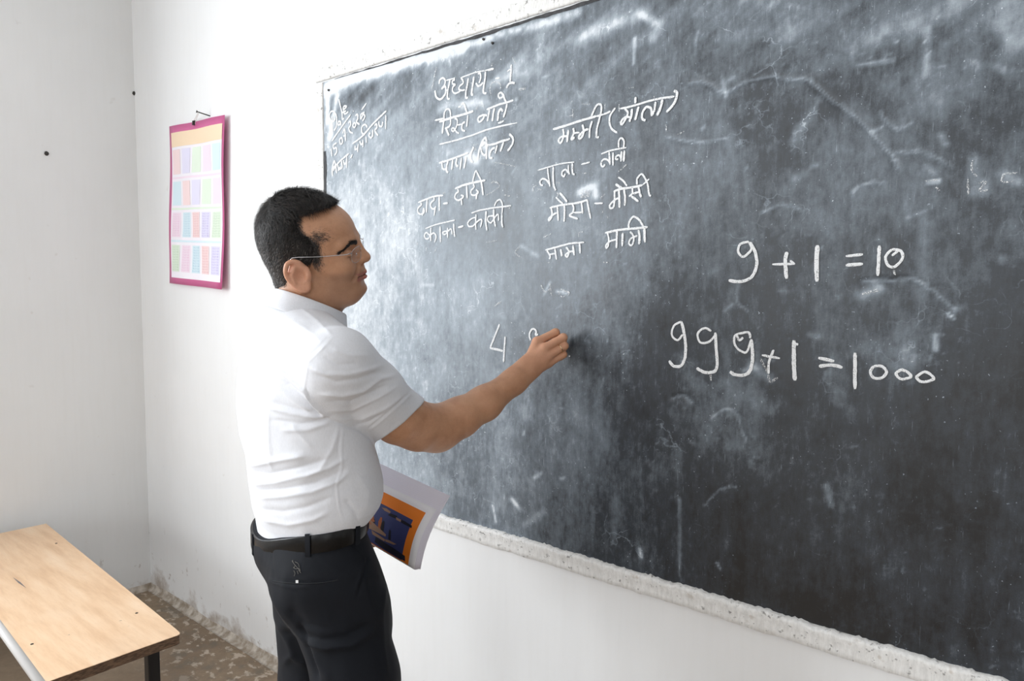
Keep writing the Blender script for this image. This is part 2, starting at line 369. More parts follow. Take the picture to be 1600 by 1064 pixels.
# shade of the gap painted as a dark ribbon, top edge and left edge
def strip(name, P, wfun, mat, y, parent, n=260, horiz=True):
    V = []; Fc = []
    for i in range(n+1):
        t = i/n; p = P(t); a, b = wfun(t, i)
        V += [(p[0], y, p[1]+a), (p[0], y, p[1]+b)] if horiz else [(p[0]+a, y, p[1]), (p[0]+b, y, p[1])]
    for i in range(n): Fc.append([2*i, 2*i+2, 2*i+3, 2*i+1] if horiz else [2*i, 2*i+1, 2*i+3, 2*i+2])
    return mesh(name, V, Fc, mat, parent)
def nz(i, s, k=.3): return float(fbm(np.array([[i*k, s*3.7]]), s)[0])-.5
strip('edge_shade_line', lambda t: (BX0+.06+t*2.6, ZT), lambda t, i: (-.002-.0075*max(0, min(1, t*5-.1))*(.75+1.0*nz(i, 3)), .005*nz(i, 4)), M['blackedge'], YB-.0012, board)
strip('edge_shade_line', lambda t: (BX0, ZB+t*(ZT-ZB-.22)), lambda t, i: (-.004+.004*nz(i, 5), .010+.008*nz(i, 6)), M['blackedge'], YB-.0012, board, horiz=False)
# raised plaster border round the slate
def border(name, a0, a1, z_in, z_out, horiz=True, depth=.017, jag=.010, seed=1, n=520, crumbs=True):
    V = []; Fc = []; m = 9; sgn = 1 if z_out > z_in else -1
    for i in range(n+1):
        t = a0+(a1-a0)*i/n; zi = z_in-sgn*.001+jag*(nz(i, seed, .9)*1.0+nz(i, seed+1, .25)*.8); zo = z_out+.006*nz(i, seed+2, .12)+.004*nz(i, seed+3, .5)
        prof = [(zi, .0), (zi, depth*.55), (zi+sgn*.003, depth*.95), (zi+sgn*.008, depth*(1.05+.25*nz(i, seed+4, .7))), (zi*.6+zo*.4, depth*(.85+.2*nz(i, seed+5, .3))),
                (zi*.3+zo*.7, depth*(.85+.2*nz(i, seed+6, .3))), (zo-sgn*.004, depth*(.85+.2*nz(i, seed+7, .4))), (zo, depth*.4), (zo+sgn*.0005, .0)]
        for z, y in prof: V.append((t, -y, z) if horiz else (z, -y, t))
    for i in range(n):
        for k in range(m-1):
            f = [i*m+k, i*m+k+1, (i+1)*m+k+1, (i+1)*m+k]; Fc.append(f)
    o = mesh(name, V, Fc, M['border'], board, smooth=True)
    bm = bmesh.new(); bm.from_mesh(o.data); bmesh.ops.recalc_face_normals(bm, faces=bm.faces); bm.to_mesh(o.data); bm.free(); return o
def border_mat():
    q = NT('brushed_whitewash'); v = q.coord(); f = q.noise(q.coord((5, 5, 1)), 30, 5, .7); g = q.noise(v, 90, 3, .6); h = q.noise(v, 35, 3, .5)
    c = q.ramp(f, [(.3, (.72, .71, .69)), (.6, (.90, .89, .87))])
    c = q.mix(q.ramp(g, [(.62, 0.0), (.70, .7)]), c, (.16, .15, .14, 1)); c = q.mix(q.ramp(h, [(.66, 0.0), (.74, .5)]), c, (.50, .43, .36, 1))
    q.l(c, q.b.inputs['Base Color']); q.b.inputs['Roughness'].default_value = .75
    q.l(q.bump(f, .5, .004, q.bump(g, .5, .002)), q.b.inputs['Normal']); return q.m
M['border'] = border_mat()
border('plaster_ledge', BX0-.02, BX1, ZB, ZO, seed=11)
border('plaster_edge', XO, BX1, ZT+.006, ZTO, depth=.007, jag=.003, seed=31)
border('plaster_edge', ZO, ZT, BX0-.004, XO, horiz=False, depth=.007, jag=.003, seed=51, n=300)
# small nail heads driven into the slate
M['iron'] = plain('dark_iron', (.06, .055, .05), .5, .8)
for px in ((514, 141), (770, 67.5), (756, 61.5)):
    p = on_wall(*px, YB-.001); mb = MB().tube([p, p+np.array([0, -.004, 0])], [.0035, .003], 10); mb.build('nail_head', M['iron'], board)
for px in ((73, 241), (210, 147)):   # marks on the left wall and in the corner
    r = ray(*px); t = (XL+.002-C0[0])/r[0]; p = C0+r*t
    o = MB().tube([p+np.array([-.01, 0, 0]), p+np.array([.002, 0, 0.004]), p+np.array([.006, .003, 0.003])], [.008, .009, .002], 7).build('nail_stub', M['iron'])
    tag(o, 'small dark nail stub in the middle of the bare left wall' if px[0] == 73 else 'tiny brown plug in the corner between the two walls', 'nail')
# ---------------------------------------------------------------- chalk writing (real strokes of chalk lying on the slate)
def chalk_mat(name, cover):
    q = NT(name); v = q.coord(); f = q.noise(v, 520, 2, .6); g = q.noise(v, 160, 3, .6)
    a = q.ramp(q.math('ADD', q.math('MULTIPLY', f, .6), q.math('MULTIPLY', g, .4)), [(cover-.07, 1.0), (cover+.05, 0.0)])
    q.set(Base_Color=(.86, .87, .88, 1), Roughness=.95); q.b.inputs['Specular IOR Level'].default_value = .1
    q.l(a, q.b.inputs['Alpha']); return q.m
M['chalk'] = chalk_mat('chalk', .61); M['faint'] = chalk_mat('faint_chalk', .47)
def chalk(label, o, s, w0, strokes, mat='chalk', split=None):
    if split:      # every big digit or sign is a part of its own
        i = 0
        for nm, cnt in split:
            ob = chalk(label, o, s, w0, strokes[i:i+cnt], mat); i += cnt
            ob.name = ob.data.name = 'chalk_'+nm[0]; ob['label'] = nm[1]; del ob['kind']
        return
    V = []; Fc = []; k = 0
    for st in strokes:
        wd = w0
        if isinstance(st, tuple) and not hasattr(st[0], '__len__'): wd, st = st
        if len(st) == 1: st = [st[0], (st[0][0]+2, st[0][1]+2)]
        P = [on_wall(o[0]+x/s, o[1]+y/s, YB-.0016) for x, y in crom(st, 5)]
        d = proj(P[len(P)//2])[2]; hw_ = wd*d/F*(.58 if wd < 3.3 else .47)
        L = [np.linalg.norm(P[i+1]-P[i]) for i in range(len(P)-1)]
        Q = [P[0]]
        for i in range(len(P)-1):
            m = max(1, int(L[i]/.004))
            for j in range(1, m+1): Q.append(P[i]+(P[i+1]-P[i])*j/m)
        b = len(V); n = len(Q); k += 1
        for i, p in enumerate(Q):
            t = Q[min(i+1, n-1)]-Q[max(i-1, 0)]; t = t/(np.linalg.norm(t)+1e-9); nn = np.array([-t[2], 0, t[0]])
            e = 1.0 if 0 < i < n-1 else .55
            a = hw_*e*(.88+.30*random.random()); c = hw_*e*(.88+.30*random.random()); z = np.array([0, -.00002*k, 0])
            V += [p+nn*a+z, p+nn*.0+z+np.array([0, -.0004, 0]), p-nn*c+z]
        for i in range(n-1):
            for j in range(2): Fc.append([b+3*i+j, b+3*i+j+1, b+3*i+j+4, b+3*i+j+3])
    ob = mesh('chalk_writing', V, Fc, M[mat], board); ob['label'] = label; ob['kind'] = 'stuff'; return ob
A = (505, 140); sA = 7.092
chalk('chalk word Date with a slanting underline at the top left of the board', A, sA, 2.3, [[(98, 290), (100, 380), (105, 485)], [(85, 340), (68, 300), (85, 245), (120, 245), (145, 290), (150, 360), (142, 420), (120, 455)],
  [(75, 335), (110, 355), (135, 320)], [(185, 350), (170, 355), (165, 390), (185, 385), (190, 350), (198, 400)], [(172, 105), (190, 180), (210, 270), (212, 325), (235, 320)], [(205, 260), (255, 235)],
  [(265, 185), (230, 185), (225, 220), (262, 190)], [(225, 230), (240, 270), (280, 245)], [(95, 572), (200, 420), (305, 275)]])
chalk('chalk date 15.07.2025 written under the word Date', A, sA, 2.4, [[(88, 650), (97, 740)], [(150, 590), (112, 620), (118, 655), (145, 645), (150, 690), (125, 730)], [(180, 600), (183, 603)],
  [(200, 530), (182, 560), (195, 605), (215, 580), (208, 540), (198, 530)], [(215, 490), (238, 440), (250, 575)], [(225, 515), (255, 505)], [(262, 476), (264, 480)], [(280, 375), (300, 350), (305, 390), (285, 430), (300, 470), (332, 483)],
  [(340, 370), (328, 400), (345, 420), (362, 395), (350, 368), (340, 370)], [(358, 290), (380, 275), (385, 320), (368, 360), (405, 385)], [(460, 250), (420, 275), (418, 325), (445, 275), (462, 300), (435, 350)], [(425, 225), (480, 150)], [(335, 238), (338, 242)]])
chalk('chalk Hindi word for subject under the date', A, sA, 2.6, [[(95, 885), (190, 790), (285, 708)], [(105, 960), (100, 890), (125, 790), (150, 930)], [(112, 900), (130, 860), (150, 850)], [(160, 830), (175, 880), (210, 860), (200, 800)], [(165, 900), (195, 850)],
  [(205, 790), (210, 870)], [(225, 780), (235, 825), (262, 800)], [(262, 740), (258, 870)], [(290, 768), (292, 772)], [(290, 797), (292, 801)], [(305, 760), (325, 715)]])
chalk('chalk Hindi word for environment slanting up beside the date', A, sA, 2.5, [[(325, 600), (440, 510), (560, 370), (700, 235)], [(490, 420), (465, 388), (430, 410), (428, 470), (450, 495), (480, 460)], [(355, 620), (355, 665), (390, 640)], [(388, 600), (380, 695)],
  [(405, 570), (420, 610), (440, 590)], [(440, 555), (440, 640)], [(475, 520), (480, 590)], [(525, 480), (505, 505), (530, 535), (548, 500)], [(550, 440), (548, 525)], [(570, 400), (590, 380), (597, 420), (572, 455), (610, 510)], [(620, 350), (622, 400), (650, 405), (662, 355)], [(694, 280), (692, 440)]])
B = (665, 80); sB = 7.6
chalk('chalk Hindi heading for chapter one at the top of the board', B, sB, 3.0, [(2.6, [(162, 390), (168, 345), (205, 318), (232, 345), (226, 400), (190, 445)]), [(188, 452), (225, 415), (240, 440), (235, 500), (200, 555), (160, 570), (125, 540), (110, 465)],
  (2.0, [(240, 460), (268, 465)]), (3.4, [(290, 340), (278, 400), (262, 480), (262, 560), (290, 565)]), (1.8, [(245, 347), (310, 330), (350, 318)]), (2.4, [(350, 338), (320, 355), (322, 388), (352, 398), (325, 425), (320, 470), (345, 500), (385, 490), (420, 462)]),
  (1.8, [(415, 318), (500, 285), (600, 250), (700, 230), (810, 206)]), (3.0, [(740, 226), (810, 206)]), (2.4, [(420, 325), (440, 340), (446, 380), (410, 410), (395, 450), (430, 465), (468, 460)]), (3.6, [(508, 320), (495, 400), (480, 480), (478, 550), (505, 550)]),
  (3.8, [(575, 300), (560, 400), (546, 512), (568, 512)]), (2.6, [(622, 268), (648, 264), (655, 320), (635, 380)]), (2.8, [(600, 375), (620, 412), (655, 405), (682, 370)]), (3.8, [(712, 240), (705, 330), (690, 420), (688, 490), (725, 500)]), (1.6, [(590, 238), (600, 250)]),
  (2.2, [(828, 326), (880, 318)]), (2.0, [(968, 245), (1008, 212)]), (3.4, [(1018, 158), (1012, 280), (1003, 365)]), (3.0, [(960, 438), (985, 395), (1020, 375), (1060, 382)]), (2.0, [(895, 92), (893, 102)])])
chalk('faint half-erased chalk strokes around the chapter heading', B, sB, 2.2, [[(128, 185), (105, 290), (85, 405)], [(85, 405), (65, 470)], (2.6, [(775, 400), (800, 370), (850, 365), (885, 395), (892, 450)]), [(770, 400), (765, 470), (780, 530)], [(1030, 70), (1055, 130), (1065, 155)], (4, [(1110, 455), (1190, 440)]),
  [(800, 140), (780, 180)], (3.5, [(600, 700), (615, 660), (660, 640), (700, 660)]), (3, [(870, 850), (910, 830)])], 'faint')
J = (675, 135); sJ = 11.83
chalk('chalk Hindi word rishte left of its partner above the long rule', J, sJ, 2.6, [(2.4, [(50, 630), (210, 590)]), (3.2, [(135, 655), (300, 600), (500, 540), (640, 500), (765, 455)]), [(345, 580), (340, 480), (318, 425), (275, 425), (235, 470), (222, 550), (225, 610)], (3.0, [(222, 620), (205, 740), (192, 875)]),
  [(340, 600), (345, 670), (318, 740), (240, 780)], (3.2, [(262, 780), (285, 840), (315, 910)]), (2.2, [(420, 600), (450, 598), (472, 640), (460, 720), (430, 790), (390, 832), (362, 800), (385, 768), (415, 785), (450, 840), (500, 870)]), (2.0, [(470, 715), (550, 700)]),
  (2.6, [(615, 660), (570, 680), (553, 740), (560, 805), (615, 825)]), (2.6, [(665, 530), (652, 640), (640, 750)]), (2.2, [(485, 385), (540, 370)]), (2.8, [(545, 340), (575, 310), (605, 350), (625, 420), (650, 480)])])
K = (735, 135); sK = 11.83
chalk('chalk Hindi word nate right of its partner above the long rule', K, sK, 2.8, [(3.4, [(300, 430), (430, 375), (560, 325), (660, 300), (795, 255)]), [(310, 540), (240, 530), (170, 560), (140, 600), (155, 655), (195, 645), (240, 590), (258, 540)], (3.0, [(355, 420), (335, 530), (312, 650)]),
  (3.2, [(442, 400), (420, 520), (402, 645)]), (3.2, [(605, 460), (560, 420), (525, 470), (510, 560), (502, 640)]), (2.2, [(510, 675), (560, 670), (620, 630)]), (3.0, [(680, 320), (655, 430), (612, 575)]), (2.6, [(600, 150), (565, 115), (520, 150), (530, 205), (570, 215), (598, 180), (600, 130)]), (3.0, [(605, 140), (628, 220), (660, 290)])])
Cc = (675, 190); sC = 10.643
chalk('long slanting chalk rule under the lesson title', Cc, sC, 2.2, [[(125, 378), (400, 310), (700, 215), (900, 140), (1150, 75), (1340, 35)], (1.4, [(1340, 35), (1420, 20)])])
chalk('chalk Hindi words papa and pita in brackets below the rule', Cc, sC, 3.0, [(2.6, [(115, 690), (250, 650), (400, 595), (605, 520)]), (2.6, [(178, 650), (165, 700), (175, 770), (200, 795), (238, 785)]), [(265, 655), (245, 740), (243, 820), (270, 850)], [(345, 635), (325, 800)],
  [(415, 610), (400, 690), (410, 740), (440, 730)], (3.4, [(490, 600), (465, 800)]), [(570, 590), (530, 780)], (3.2, [(695, 415), (650, 530), (645, 620), (680, 680)]), (4, [(765, 640), (775, 520), (800, 420), (850, 310), (890, 270), (905, 330), (900, 400)]), (5, [(820, 410), (885, 340)]), (3.4, [(812, 430), (830, 520), (870, 560), (900, 540)]),
  (3.6, [(918, 400), (905, 500), (905, 625)]), (3.6, [(900, 395), (1030, 375), (1150, 330), (1300, 285)]), (3.6, [(1050, 440), (1000, 455), (962, 540), (965, 600), (1010, 605)]), (3.4, [(1085, 390), (1050, 530)]), (3.8, [(1192, 340), (1135, 500)]), (3.8, [(1285, 205), (1345, 270), (1345, 350), (1310, 420), (1258, 490)])])
chalk('faint chalk scratches beside the bracketed word', Cc, sC, 1.3, [[(1000, 670), (1200, 705), (1390, 750)], [(535, 440), (770, 370)], (2, [(950, 860), (990, 840)]), (2, [(980, 1025), (1050, 990), (1110, 1050)]), (3, [(700, 455), (740, 460)])], 'faint')
D = (640, 270); sD = 8.1875
chalk('chalk Hindi word dada left in its line', D, sD, 2.4, [[(110, 380), (220, 335), (330, 300), (430, 288)], [(140, 385), (150, 410), (110, 450), (105, 500), (140, 530), (185, 505), (180, 455), (163, 550)], (2.8, [(225, 340), (213, 510)]), [(305, 320), (315, 345), (275, 385), (270, 430), (300, 465), (340, 430)], [(330, 440), (313, 550)], (3.0, [(378, 300), (380, 490)]), (2.6, [(430, 395), (490, 388)])])
chalk('chalk Hindi word dadi right in its line', D, sD, 2.4, [(2.8, [(580, 205), (700, 155), (820, 125), (970, 95)]), [(612, 210), (625, 240), (590, 270), (580, 320), (620, 352), (665, 330), (690, 300), (655, 285)], [(660, 325), (668, 415)], (2.8, [(730, 165), (738, 330)]), [(815, 140), (825, 185), (785, 230), (795, 280), (840, 285), (880, 250), (850, 215)], (3, [(862, 250), (852, 340)]), [(805, 120), (825, 40), (850, -25), (885, 40), (915, 100)], (3.0, [(915, 100), (930, 190), (940, 290)])])
chalk('chalk Hindi word kaka left in its line', D, sD, 2.2, [(1.8, [(200, 715), (330, 665), (450, 635), (580, 605)]), [(275, 700), (270, 790), (272, 875)], [(265, 800), (240, 840), (205, 840), (190, 800), (215, 765), (260, 795), (310, 770), (340, 815), (318, 890)], (2.6, [(390, 685), (395, 890)]), (2.4, [(485, 700), (488, 835)]), [(485, 760), (450, 790), (422, 770), (450, 750), (490, 748), (530, 720), (545, 790)], (2.6, [(565, 650), (570, 760), (580, 820)])])
chalk('chalk Hindi word kaki right in its line after a dash', D, sD, 2.2, [(2.4, [(620, 700), (690, 680)]), (2.0, [(790, 515), (900, 480), (1060, 450), (1180, 435), (1300, 420)]), [(850, 530), (845, 640), (850, 730)], [(845, 570), (790, 590), (745, 640), (760, 685), (810, 680), (850, 640), (900, 600), (925, 612), (905, 700)], (2.8, [(980, 490), (975, 620), (990, 740)]), (2.8, [(1075, 460), (1080, 590), (1100, 690)]),
  [(1075, 550), (1010, 560), (1000, 610), (1040, 640), (1080, 590), (1130, 530), (1140, 615)], [(1085, 430), (1110, 370), (1160, 345), (1190, 420), (1180, 540)], (2.8, [(1182, 540), (1180, 640), (1195, 700)])])
chalk('faint half-erased chalk marks right of the paired words', D, sD, 1.8, [[(1045, 135), (1100, 120), (1155, 165), (1100, 215), (980, 290)], [(1200, 280), (1290, 300)], [(1280, 440), (1275, 465)], [(975, 890), (1120, 865)], [(660, 280), (700, 310)], (2.5, [(420, 265), (460, 255)]), (2.2, [(95, 890), (98, 930)]), [(310, 1020), (350, 960)], [(215, 950), (215, 1000)]], 'faint')
E_ = (855, 130); sE = 7.2727
chalk('bold chalk Hindi word mammi at the head of the right column', E_, sE, 3.2, [(3.8, [(65, 525), (200, 485), (400, 420), (560, 375)]), (2.6, [(560, 375), (640, 355)]), (2.8, [(178, 520), (187, 570), (180, 630), (150, 680), (130, 650), (160, 610), (230, 600)]), (4.2, [(240, 530), (225, 670)]), [(295, 510), (303, 560), (275, 640), (312, 612)], (2.4, [(290, 570), (370, 560)]),
  [(400, 470), (415, 540), (400, 600), (370, 630), (362, 600), (420, 540), (470, 520)], (3.4, [(510, 430), (485, 520), (480, 625)]), (3.4, [(500, 385), (540, 290), (570, 245), (610, 245), (615, 310), (590, 420), (565, 520), (562, 610), (590, 610)])])
chalk('bold chalk Hindi word mata in large curved brackets', E_, sE, 3.4, [(3.4, [(640, 355), (720, 320)]), (3.4, [(775, 280), (720, 360), (708, 440), (735, 520), (795, 562)]), (3.4, [(825, 290), (950, 265), (1100, 220), (1250, 180), (1450, 150)]), (2.8, [(880, 290), (915, 330), (900, 390), (850, 470), (840, 440), (880, 390), (940, 385)]), (4, [(965, 290), (955, 370), (935, 440)]), (4, [(1005, 155), (1000, 230)]), (4, [(1040, 265), (1020, 340), (1000, 420)]),
  (3.2, [(1188, 375), (1180, 290), (1130, 270), (1085, 330), (1080, 400), (1118, 425)]), (3, [(1230, 210), (1220, 300), (1190, 370)]), (4.6, [(1310, 185), (1290, 270), (1250, 370)]), (4.4, [(1440, 85), (1475, 110), (1460, 190), (1420, 260), (1355, 330)])])
chalk('faint chalk traces above the right column', E_, sE, 1.6, [[(385, 243), (485, 235)], (2.2, [(290, 300), (290, 390)]), [(275, 205), (285, 215)], [(1210, 145), (1215, 185)], (2, [(245, 375), (285, 370)]), [(925, 55), (985, 48)], (2, [(815, 240), (818, 330)]), [(660, 230), (655, 300)], [(1470, 590), (1560, 545)], (2, [(1350, 470), (1355, 560)])], 'faint')
Ff = (830, 210); sF = 8
chalk('chalk Hindi word nana left of the dash', Ff, sF, 2.4, [(1.8, [(80, 450), (230, 405), (380, 365), (540, 345)]), [(205, 420), (215, 520), (235, 655)], [(225, 620), (190, 570), (140, 555), (110, 590), (120, 630), (150, 635)], (2.8, [(275, 405), (275, 560), (285, 650), (308, 700)]), [(465, 380), (465, 450), (478, 500)], [(465, 480), (430, 440), (390, 465), (385, 510), (410, 525), (425, 490)], (2.6, [(515, 360), (515, 440), (520, 490), (545, 500)]), (2.0, [(625, 375), (735, 347)])])
chalk('chalk Hindi word nani right of the dash', Ff, sF, 2.4, [(2.2, [(875, 245), (1000, 200), (1190, 165)]), (3, [(975, 220), (985, 380)]), [(980, 350), (950, 315), (900, 315), (873, 370), (895, 405), (925, 375)], (3.4, [(1022, 225), (1023, 390)]), [(1125, 290), (1095, 260), (1060, 280), (1060, 310), (1090, 310)], (3.4, [(1130, 210), (1122, 340)]), (4, [(1165, 200), (1155, 340)]), [(1095, 165), (1095, 80), (1130, 45), (1160, 90), (1155, 175)]])
chalk('faint chalk traces under the paired words', Ff, sF, 1.8, [(2.4, [(20, 720), (30, 660), (70, 635)]), [(300, 600), (360, 605)], [(640, 490), (690, 485)], [(870, 790), (925, 745)], [(1075, 480), (1200, 370)], [(80, 680), (130, 690)], [(870, 790), (900, 765)]], 'faint')
G = (840, 260); sG = 6.6526
chalk('chalk Hindi word mausa left of the dash', G, sG, 2.6, [[(125, 430), (270, 398), (420, 378), (520, 348)], [(140, 430), (150, 480), (145, 530), (122, 562), (115, 545), (150, 510), (200, 480)], [(205, 420), (210, 490), (215, 565)], (2.8, [(278, 405), (280, 480), (275, 575)]), (2.4, [(190, 320), (230, 360), (265, 390)]), (3, [(230, 275), (270, 320), (307, 370)]), [(360, 390), (375, 430), (365, 480), (332, 512), (420, 545)], (2.4, [(375, 480), (465, 478)]), [(455, 370), (463, 430), (468, 490)], [(515, 345), (530, 440), (552, 545)], (2.4, [(590, 385), (680, 382)])])
chalk('chalk Hindi word mausi right of the dash', G, sG, 2.6, [(3, [(790, 265), (860, 235), (1000, 215), (1090, 195)]), (2.2, [(1090, 195), (1160, 130)]), [(800, 255), (800, 340), (790, 420), (760, 435), (750, 405), (800, 350), (840, 330)], (3, [(845, 245), (850, 330), (852, 430)]), (2.8, [(898, 235), (910, 320), (905, 410)]), (3.2, [(810, 185), (850, 210), (885, 235)]), (2.6, [(838, 112), (890, 150), (932, 205)]), [(985, 225), (985, 280), (950, 315)], (3, [(970, 305), (1050, 365)]), [(990, 285), (1060, 262)], (3, [(1050, 210), (1062, 280), (1078, 320)]), [(1035, 190), (1035, 130), (1080, 80), (1115, 120), (1145, 190), (1160, 290), (1180, 305)]])
chalk('chalk Hindi word mama lowest in the left half of its column', G, sG, 2.6, [(2.4, [(80, 870), (230, 830), (350, 800), (485, 790)]), [(95, 870), (130, 930), (122, 965)], (2.2, [(125, 915), (185, 905)]), [(180, 850), (197, 970)], (3.2, [(240, 860), (252, 935)]), [(295, 840), (325, 880), (310, 940), (290, 920), (330, 890), (370, 880)], (3, [(368, 820), (380, 925)]), (3, [(437, 800), (442, 905)])])
chalk('chalk Hindi word mami lowest in the right half of its column', G, sG, 2.8, [(3, [(700, 692), (850, 660), (1000, 645), (1145, 630)]), (2.4, [(725, 690), (740, 750), (735, 820), (715, 850), (712, 820), (750, 780), (815, 760)]), (3.8, [(825, 670), (822, 760), (820, 850)]), (4, [(885, 690), (880, 830)]), (2.4, [(960, 680), (990, 710), (1000, 760), (980, 820), (950, 800), (970, 750), (1040, 720)]), (4, [(1050, 660), (1060, 730), (1055, 810)]), (4.4, [(1110, 640), (1115, 790)]), [(950, 640), (950, 590), (990, 525), (1040, 540), (1080, 590), (1105, 640)]])
chalk('faint chalk flecks between the words of the right column', G, sG, 1.8, [[(60, 740), (140, 700)], (2.6, [(670, 470), (680, 478)]), (2.6, [(715, 515), (738, 530)]), [(650, 340), (690, 300)], [(105, 1000), (130, 995)], [(680, 995), (730, 1000)], [(430, 740), (430, 690), (470, 680)], [(200, 275), (215, 290), (200, 320)]], 'faint')
# a square of rubbed chalk
chalk('pale square chalk smudge beside the dash', G, sG, 14, [(10, [(440, 300), (550, 285)]), (8, [(450, 270), (550, 250)])], 'faint')
H_ = (1020, 350); sH = 3.3333
chalk('large chalk sum nine plus one equals ten', H_, sH, 4.4, [(4, [(500, 92), (455, 105), (445, 145), (470, 170), (500, 150), (515, 125), (500, 92)]), (5, [(505, 95), (535, 150), (540, 220), (510, 280), (450, 300), (395, 293)]), (4, [(622, 210), (735, 208)]), (6, [(698, 145), (690, 200), (698, 285)]), (3, [(715, 190), (740, 210)]), (7, [(857, 110), (852, 200), (855, 300)]),
  (4.5, [(1005, 168), (1095, 158)]), (5.5, [(1005, 215), (1095, 208)]), (5, [(1180, 112), (1172, 270)]), (4.4, [(1245, 132), (1213, 170), (1225, 215), (1260, 222), (1300, 180), (1292, 140), (1245, 132)]), (3, [(1245, 165), (1278, 140)])], split=[(('digit','chalk digit nine'),2),(('sign','chalk plus sign'),3),(('digit','chalk digit one'),1),(('sign','chalk equals sign'),2),(('digit','chalk digit one'),1),(('digit','chalk digit zero'),2)])
chalk('large chalk sum nine hundred ninety nine plus one equals one thousand', H_, sH, 4.6, [(3.4, [(150, 508), (110, 530), (100, 580), (130, 605), (155, 575)]), (5, [(150, 508), (168, 600), (170, 680), (150, 735), (110, 740), (85, 712)]), (3.6, [(305, 558), (270, 542), (235, 570), (245, 615), (290, 615), (325, 580)]), (5, [(325, 565), (330, 650), (335, 730), (320, 768), (270, 772), (228, 750)]),
  (3.6, [(508, 595), (500, 565), (465, 568), (428, 582), (428, 630), (460, 662), (490, 665), (512, 600)]), (3, [(435, 570), (450, 605), (470, 590)]), (5.4, [(512, 600), (520, 680), (510, 755), (480, 785), (430, 785), (402, 768)]), (4, [(568, 683), (662, 700)]), (4, [(630, 655), (605, 720), (603, 780)]), (6.4, [(735, 605), (735, 720), (740, 815)]), (4, [(735, 622), (758, 628)]),
  (5.4, [(862, 697), (945, 715)]), (5.4, [(865, 742), (930, 734), (988, 748)]), (5.6, [(1053, 670), (1053, 860)]), (4.4, [(1150, 740), (1133, 770), (1150, 800), (1190, 802), (1217, 772), (1195, 742), (1150, 740)]), (4.4, [(1300, 757), (1268, 775), (1280, 800), (1305, 808), (1345, 795), (1325, 770), (1292, 757)]), (4.4, [(1415, 768), (1375, 795), (1400, 822), (1462, 808), (1440, 778), (1410, 768)])], split=[(('digit','chalk digit nine'),2),(('digit','chalk digit nine'),2),(('digit','chalk digit nine'),3),(('sign','chalk plus sign'),2),(('digit','chalk digit one'),2),(('sign','chalk equals sign'),2),(('digit','chalk digit one'),1),(('digit','chalk digit zero'),1),(('digit','chalk digit zero'),1),(('digit','chalk digit zero'),1)])
chalk('faint chalk curls under the long sum', H_, sH, 3, [[(603, 785), (610, 822), (650, 800)], [(300, 780), (305, 815)], (2.5, [(1255, 235), (1262, 268)]), (5, [(1090, 365), (1185, 340)]), [(560, 700), (600, 780)]], 'faint')
I_ = (740, 470); sI = 7.095
chalk('fresh chalk digit four left of the writing hand', I_, sI, 3.4, [[(288, 258), (240, 380), (182, 525)], (3, [(182, 525), (260, 540), (325, 555)]), (3.4, [(350, 395), (340, 540), (332, 680)])])
chalk('top of a fresh chalk digit half hidden by the writing hand', I_, sI, 2.6, [[(632, 440), (618, 380), (640, 322), (670, 312), (695, 340), (688, 378), (715, 370)]])
chalk('small white chalk dab under the writing fist', I_, sI, 2.4, [[(1058, 605), (1068, 620)]])
for pts in ([(965, 55), (965, 60)], ):
    pass
chalk('erased pair of digits above the fresh four', (0, 0), 1, 2.2, [[(845, 445), (852, 456), (860, 450)], [(858, 440), (862, 462)], [(876, 452), (890, 458), (878, 464), (872, 455)], [(812, 385), (805, 395), (815, 402)], [(770, 480), (785, 470)]], 'faint')
chalk('erased number beside the right edge of the picture', (960, 0), 2.5, 2.4, [[(1212, 707), (1262, 702)], [(1400, 625), (1395, 660), (1415, 690)], [(1420, 715), (1450, 710), (1425, 745), (1460, 740)], [(1515, 680), (1575, 675)], [(1520, 680), (1515, 710), (1560, 705)], [(1380, 700), (1382, 760)], [(1255, 730), (1270, 745)]], 'faint')

# ---------------------------------------------------------------- times table chart on the wall
def wpt(px): return on_wall(*px)
TL, TR, BR, BL = (wpt(p) for p in ((270, 197), (361, 182), (355, 451), (267, 443)))
cen = (TL+TR+BR+BL)/4; CW = (np.linalg.norm(TR-TL)+np.linalg.norm(BR-BL))/2; CH = (np.linalg.norm(TL-BL)+np.linalg.norm(TR-BR))/2
ux = _n((TR-TL)+(BR-BL)); uz = _n((TL-BL)+(TR-BR)); uz = _n(uz-ux*uz.dot(ux))
chart = empty('wall_chart', tuple(cen))
tag(chart, 'pink edged multiplication tables chart hanging on the white wall', 'chart')
def cy(u, v):   # the sheet bows away from the wall, most at its right side and foot
    return -.006-.014*(.5-v)**1.5-.020*max(0, u-.3)**1.3-.006*math.sin(u*5+v*4)**2
def cp(u, v, off=0): return cen+ux*(u-.5)*CW+uz*(v-.5)*CH+np.array([0, cy(u, v)-off, 0])
def sheet(name, u0, u1, v0, v1, mat, off, parent, nu=6, nv=10, thick=0, rnd=0):
    V = []; Fc = []
    for j in range(nv+1):
        for i in range(nu+1): V.append(cp(u0+(u1-u0)*i/nu, v0+(v1-v0)*j/nv, off))
    for j in range(nv):
        for i in range(nu): a = j*(nu+1)+i; Fc.append([a, a+1, a+nu+2, a+nu+1])
    o = mesh(name, V, Fc, mat, parent, smooth=True)
    if thick: m = o.modifiers.new('thick', 'SOLIDIFY'); m.thickness = thick; m.offset = -1
    return o
def pastel(n_, c): return plain(n_, c, .35)
M['rim'] = plain('magenta_card', (.66, .13, .32), .4); M['paper'] = plain('chart_paper', (.95, .91, .97), .35)
M['banner'] = plain('peach_banner', (.95, .74, .52), .35); M['white_ink'] = plain('white_ink', (.95, .93, .90), .4)
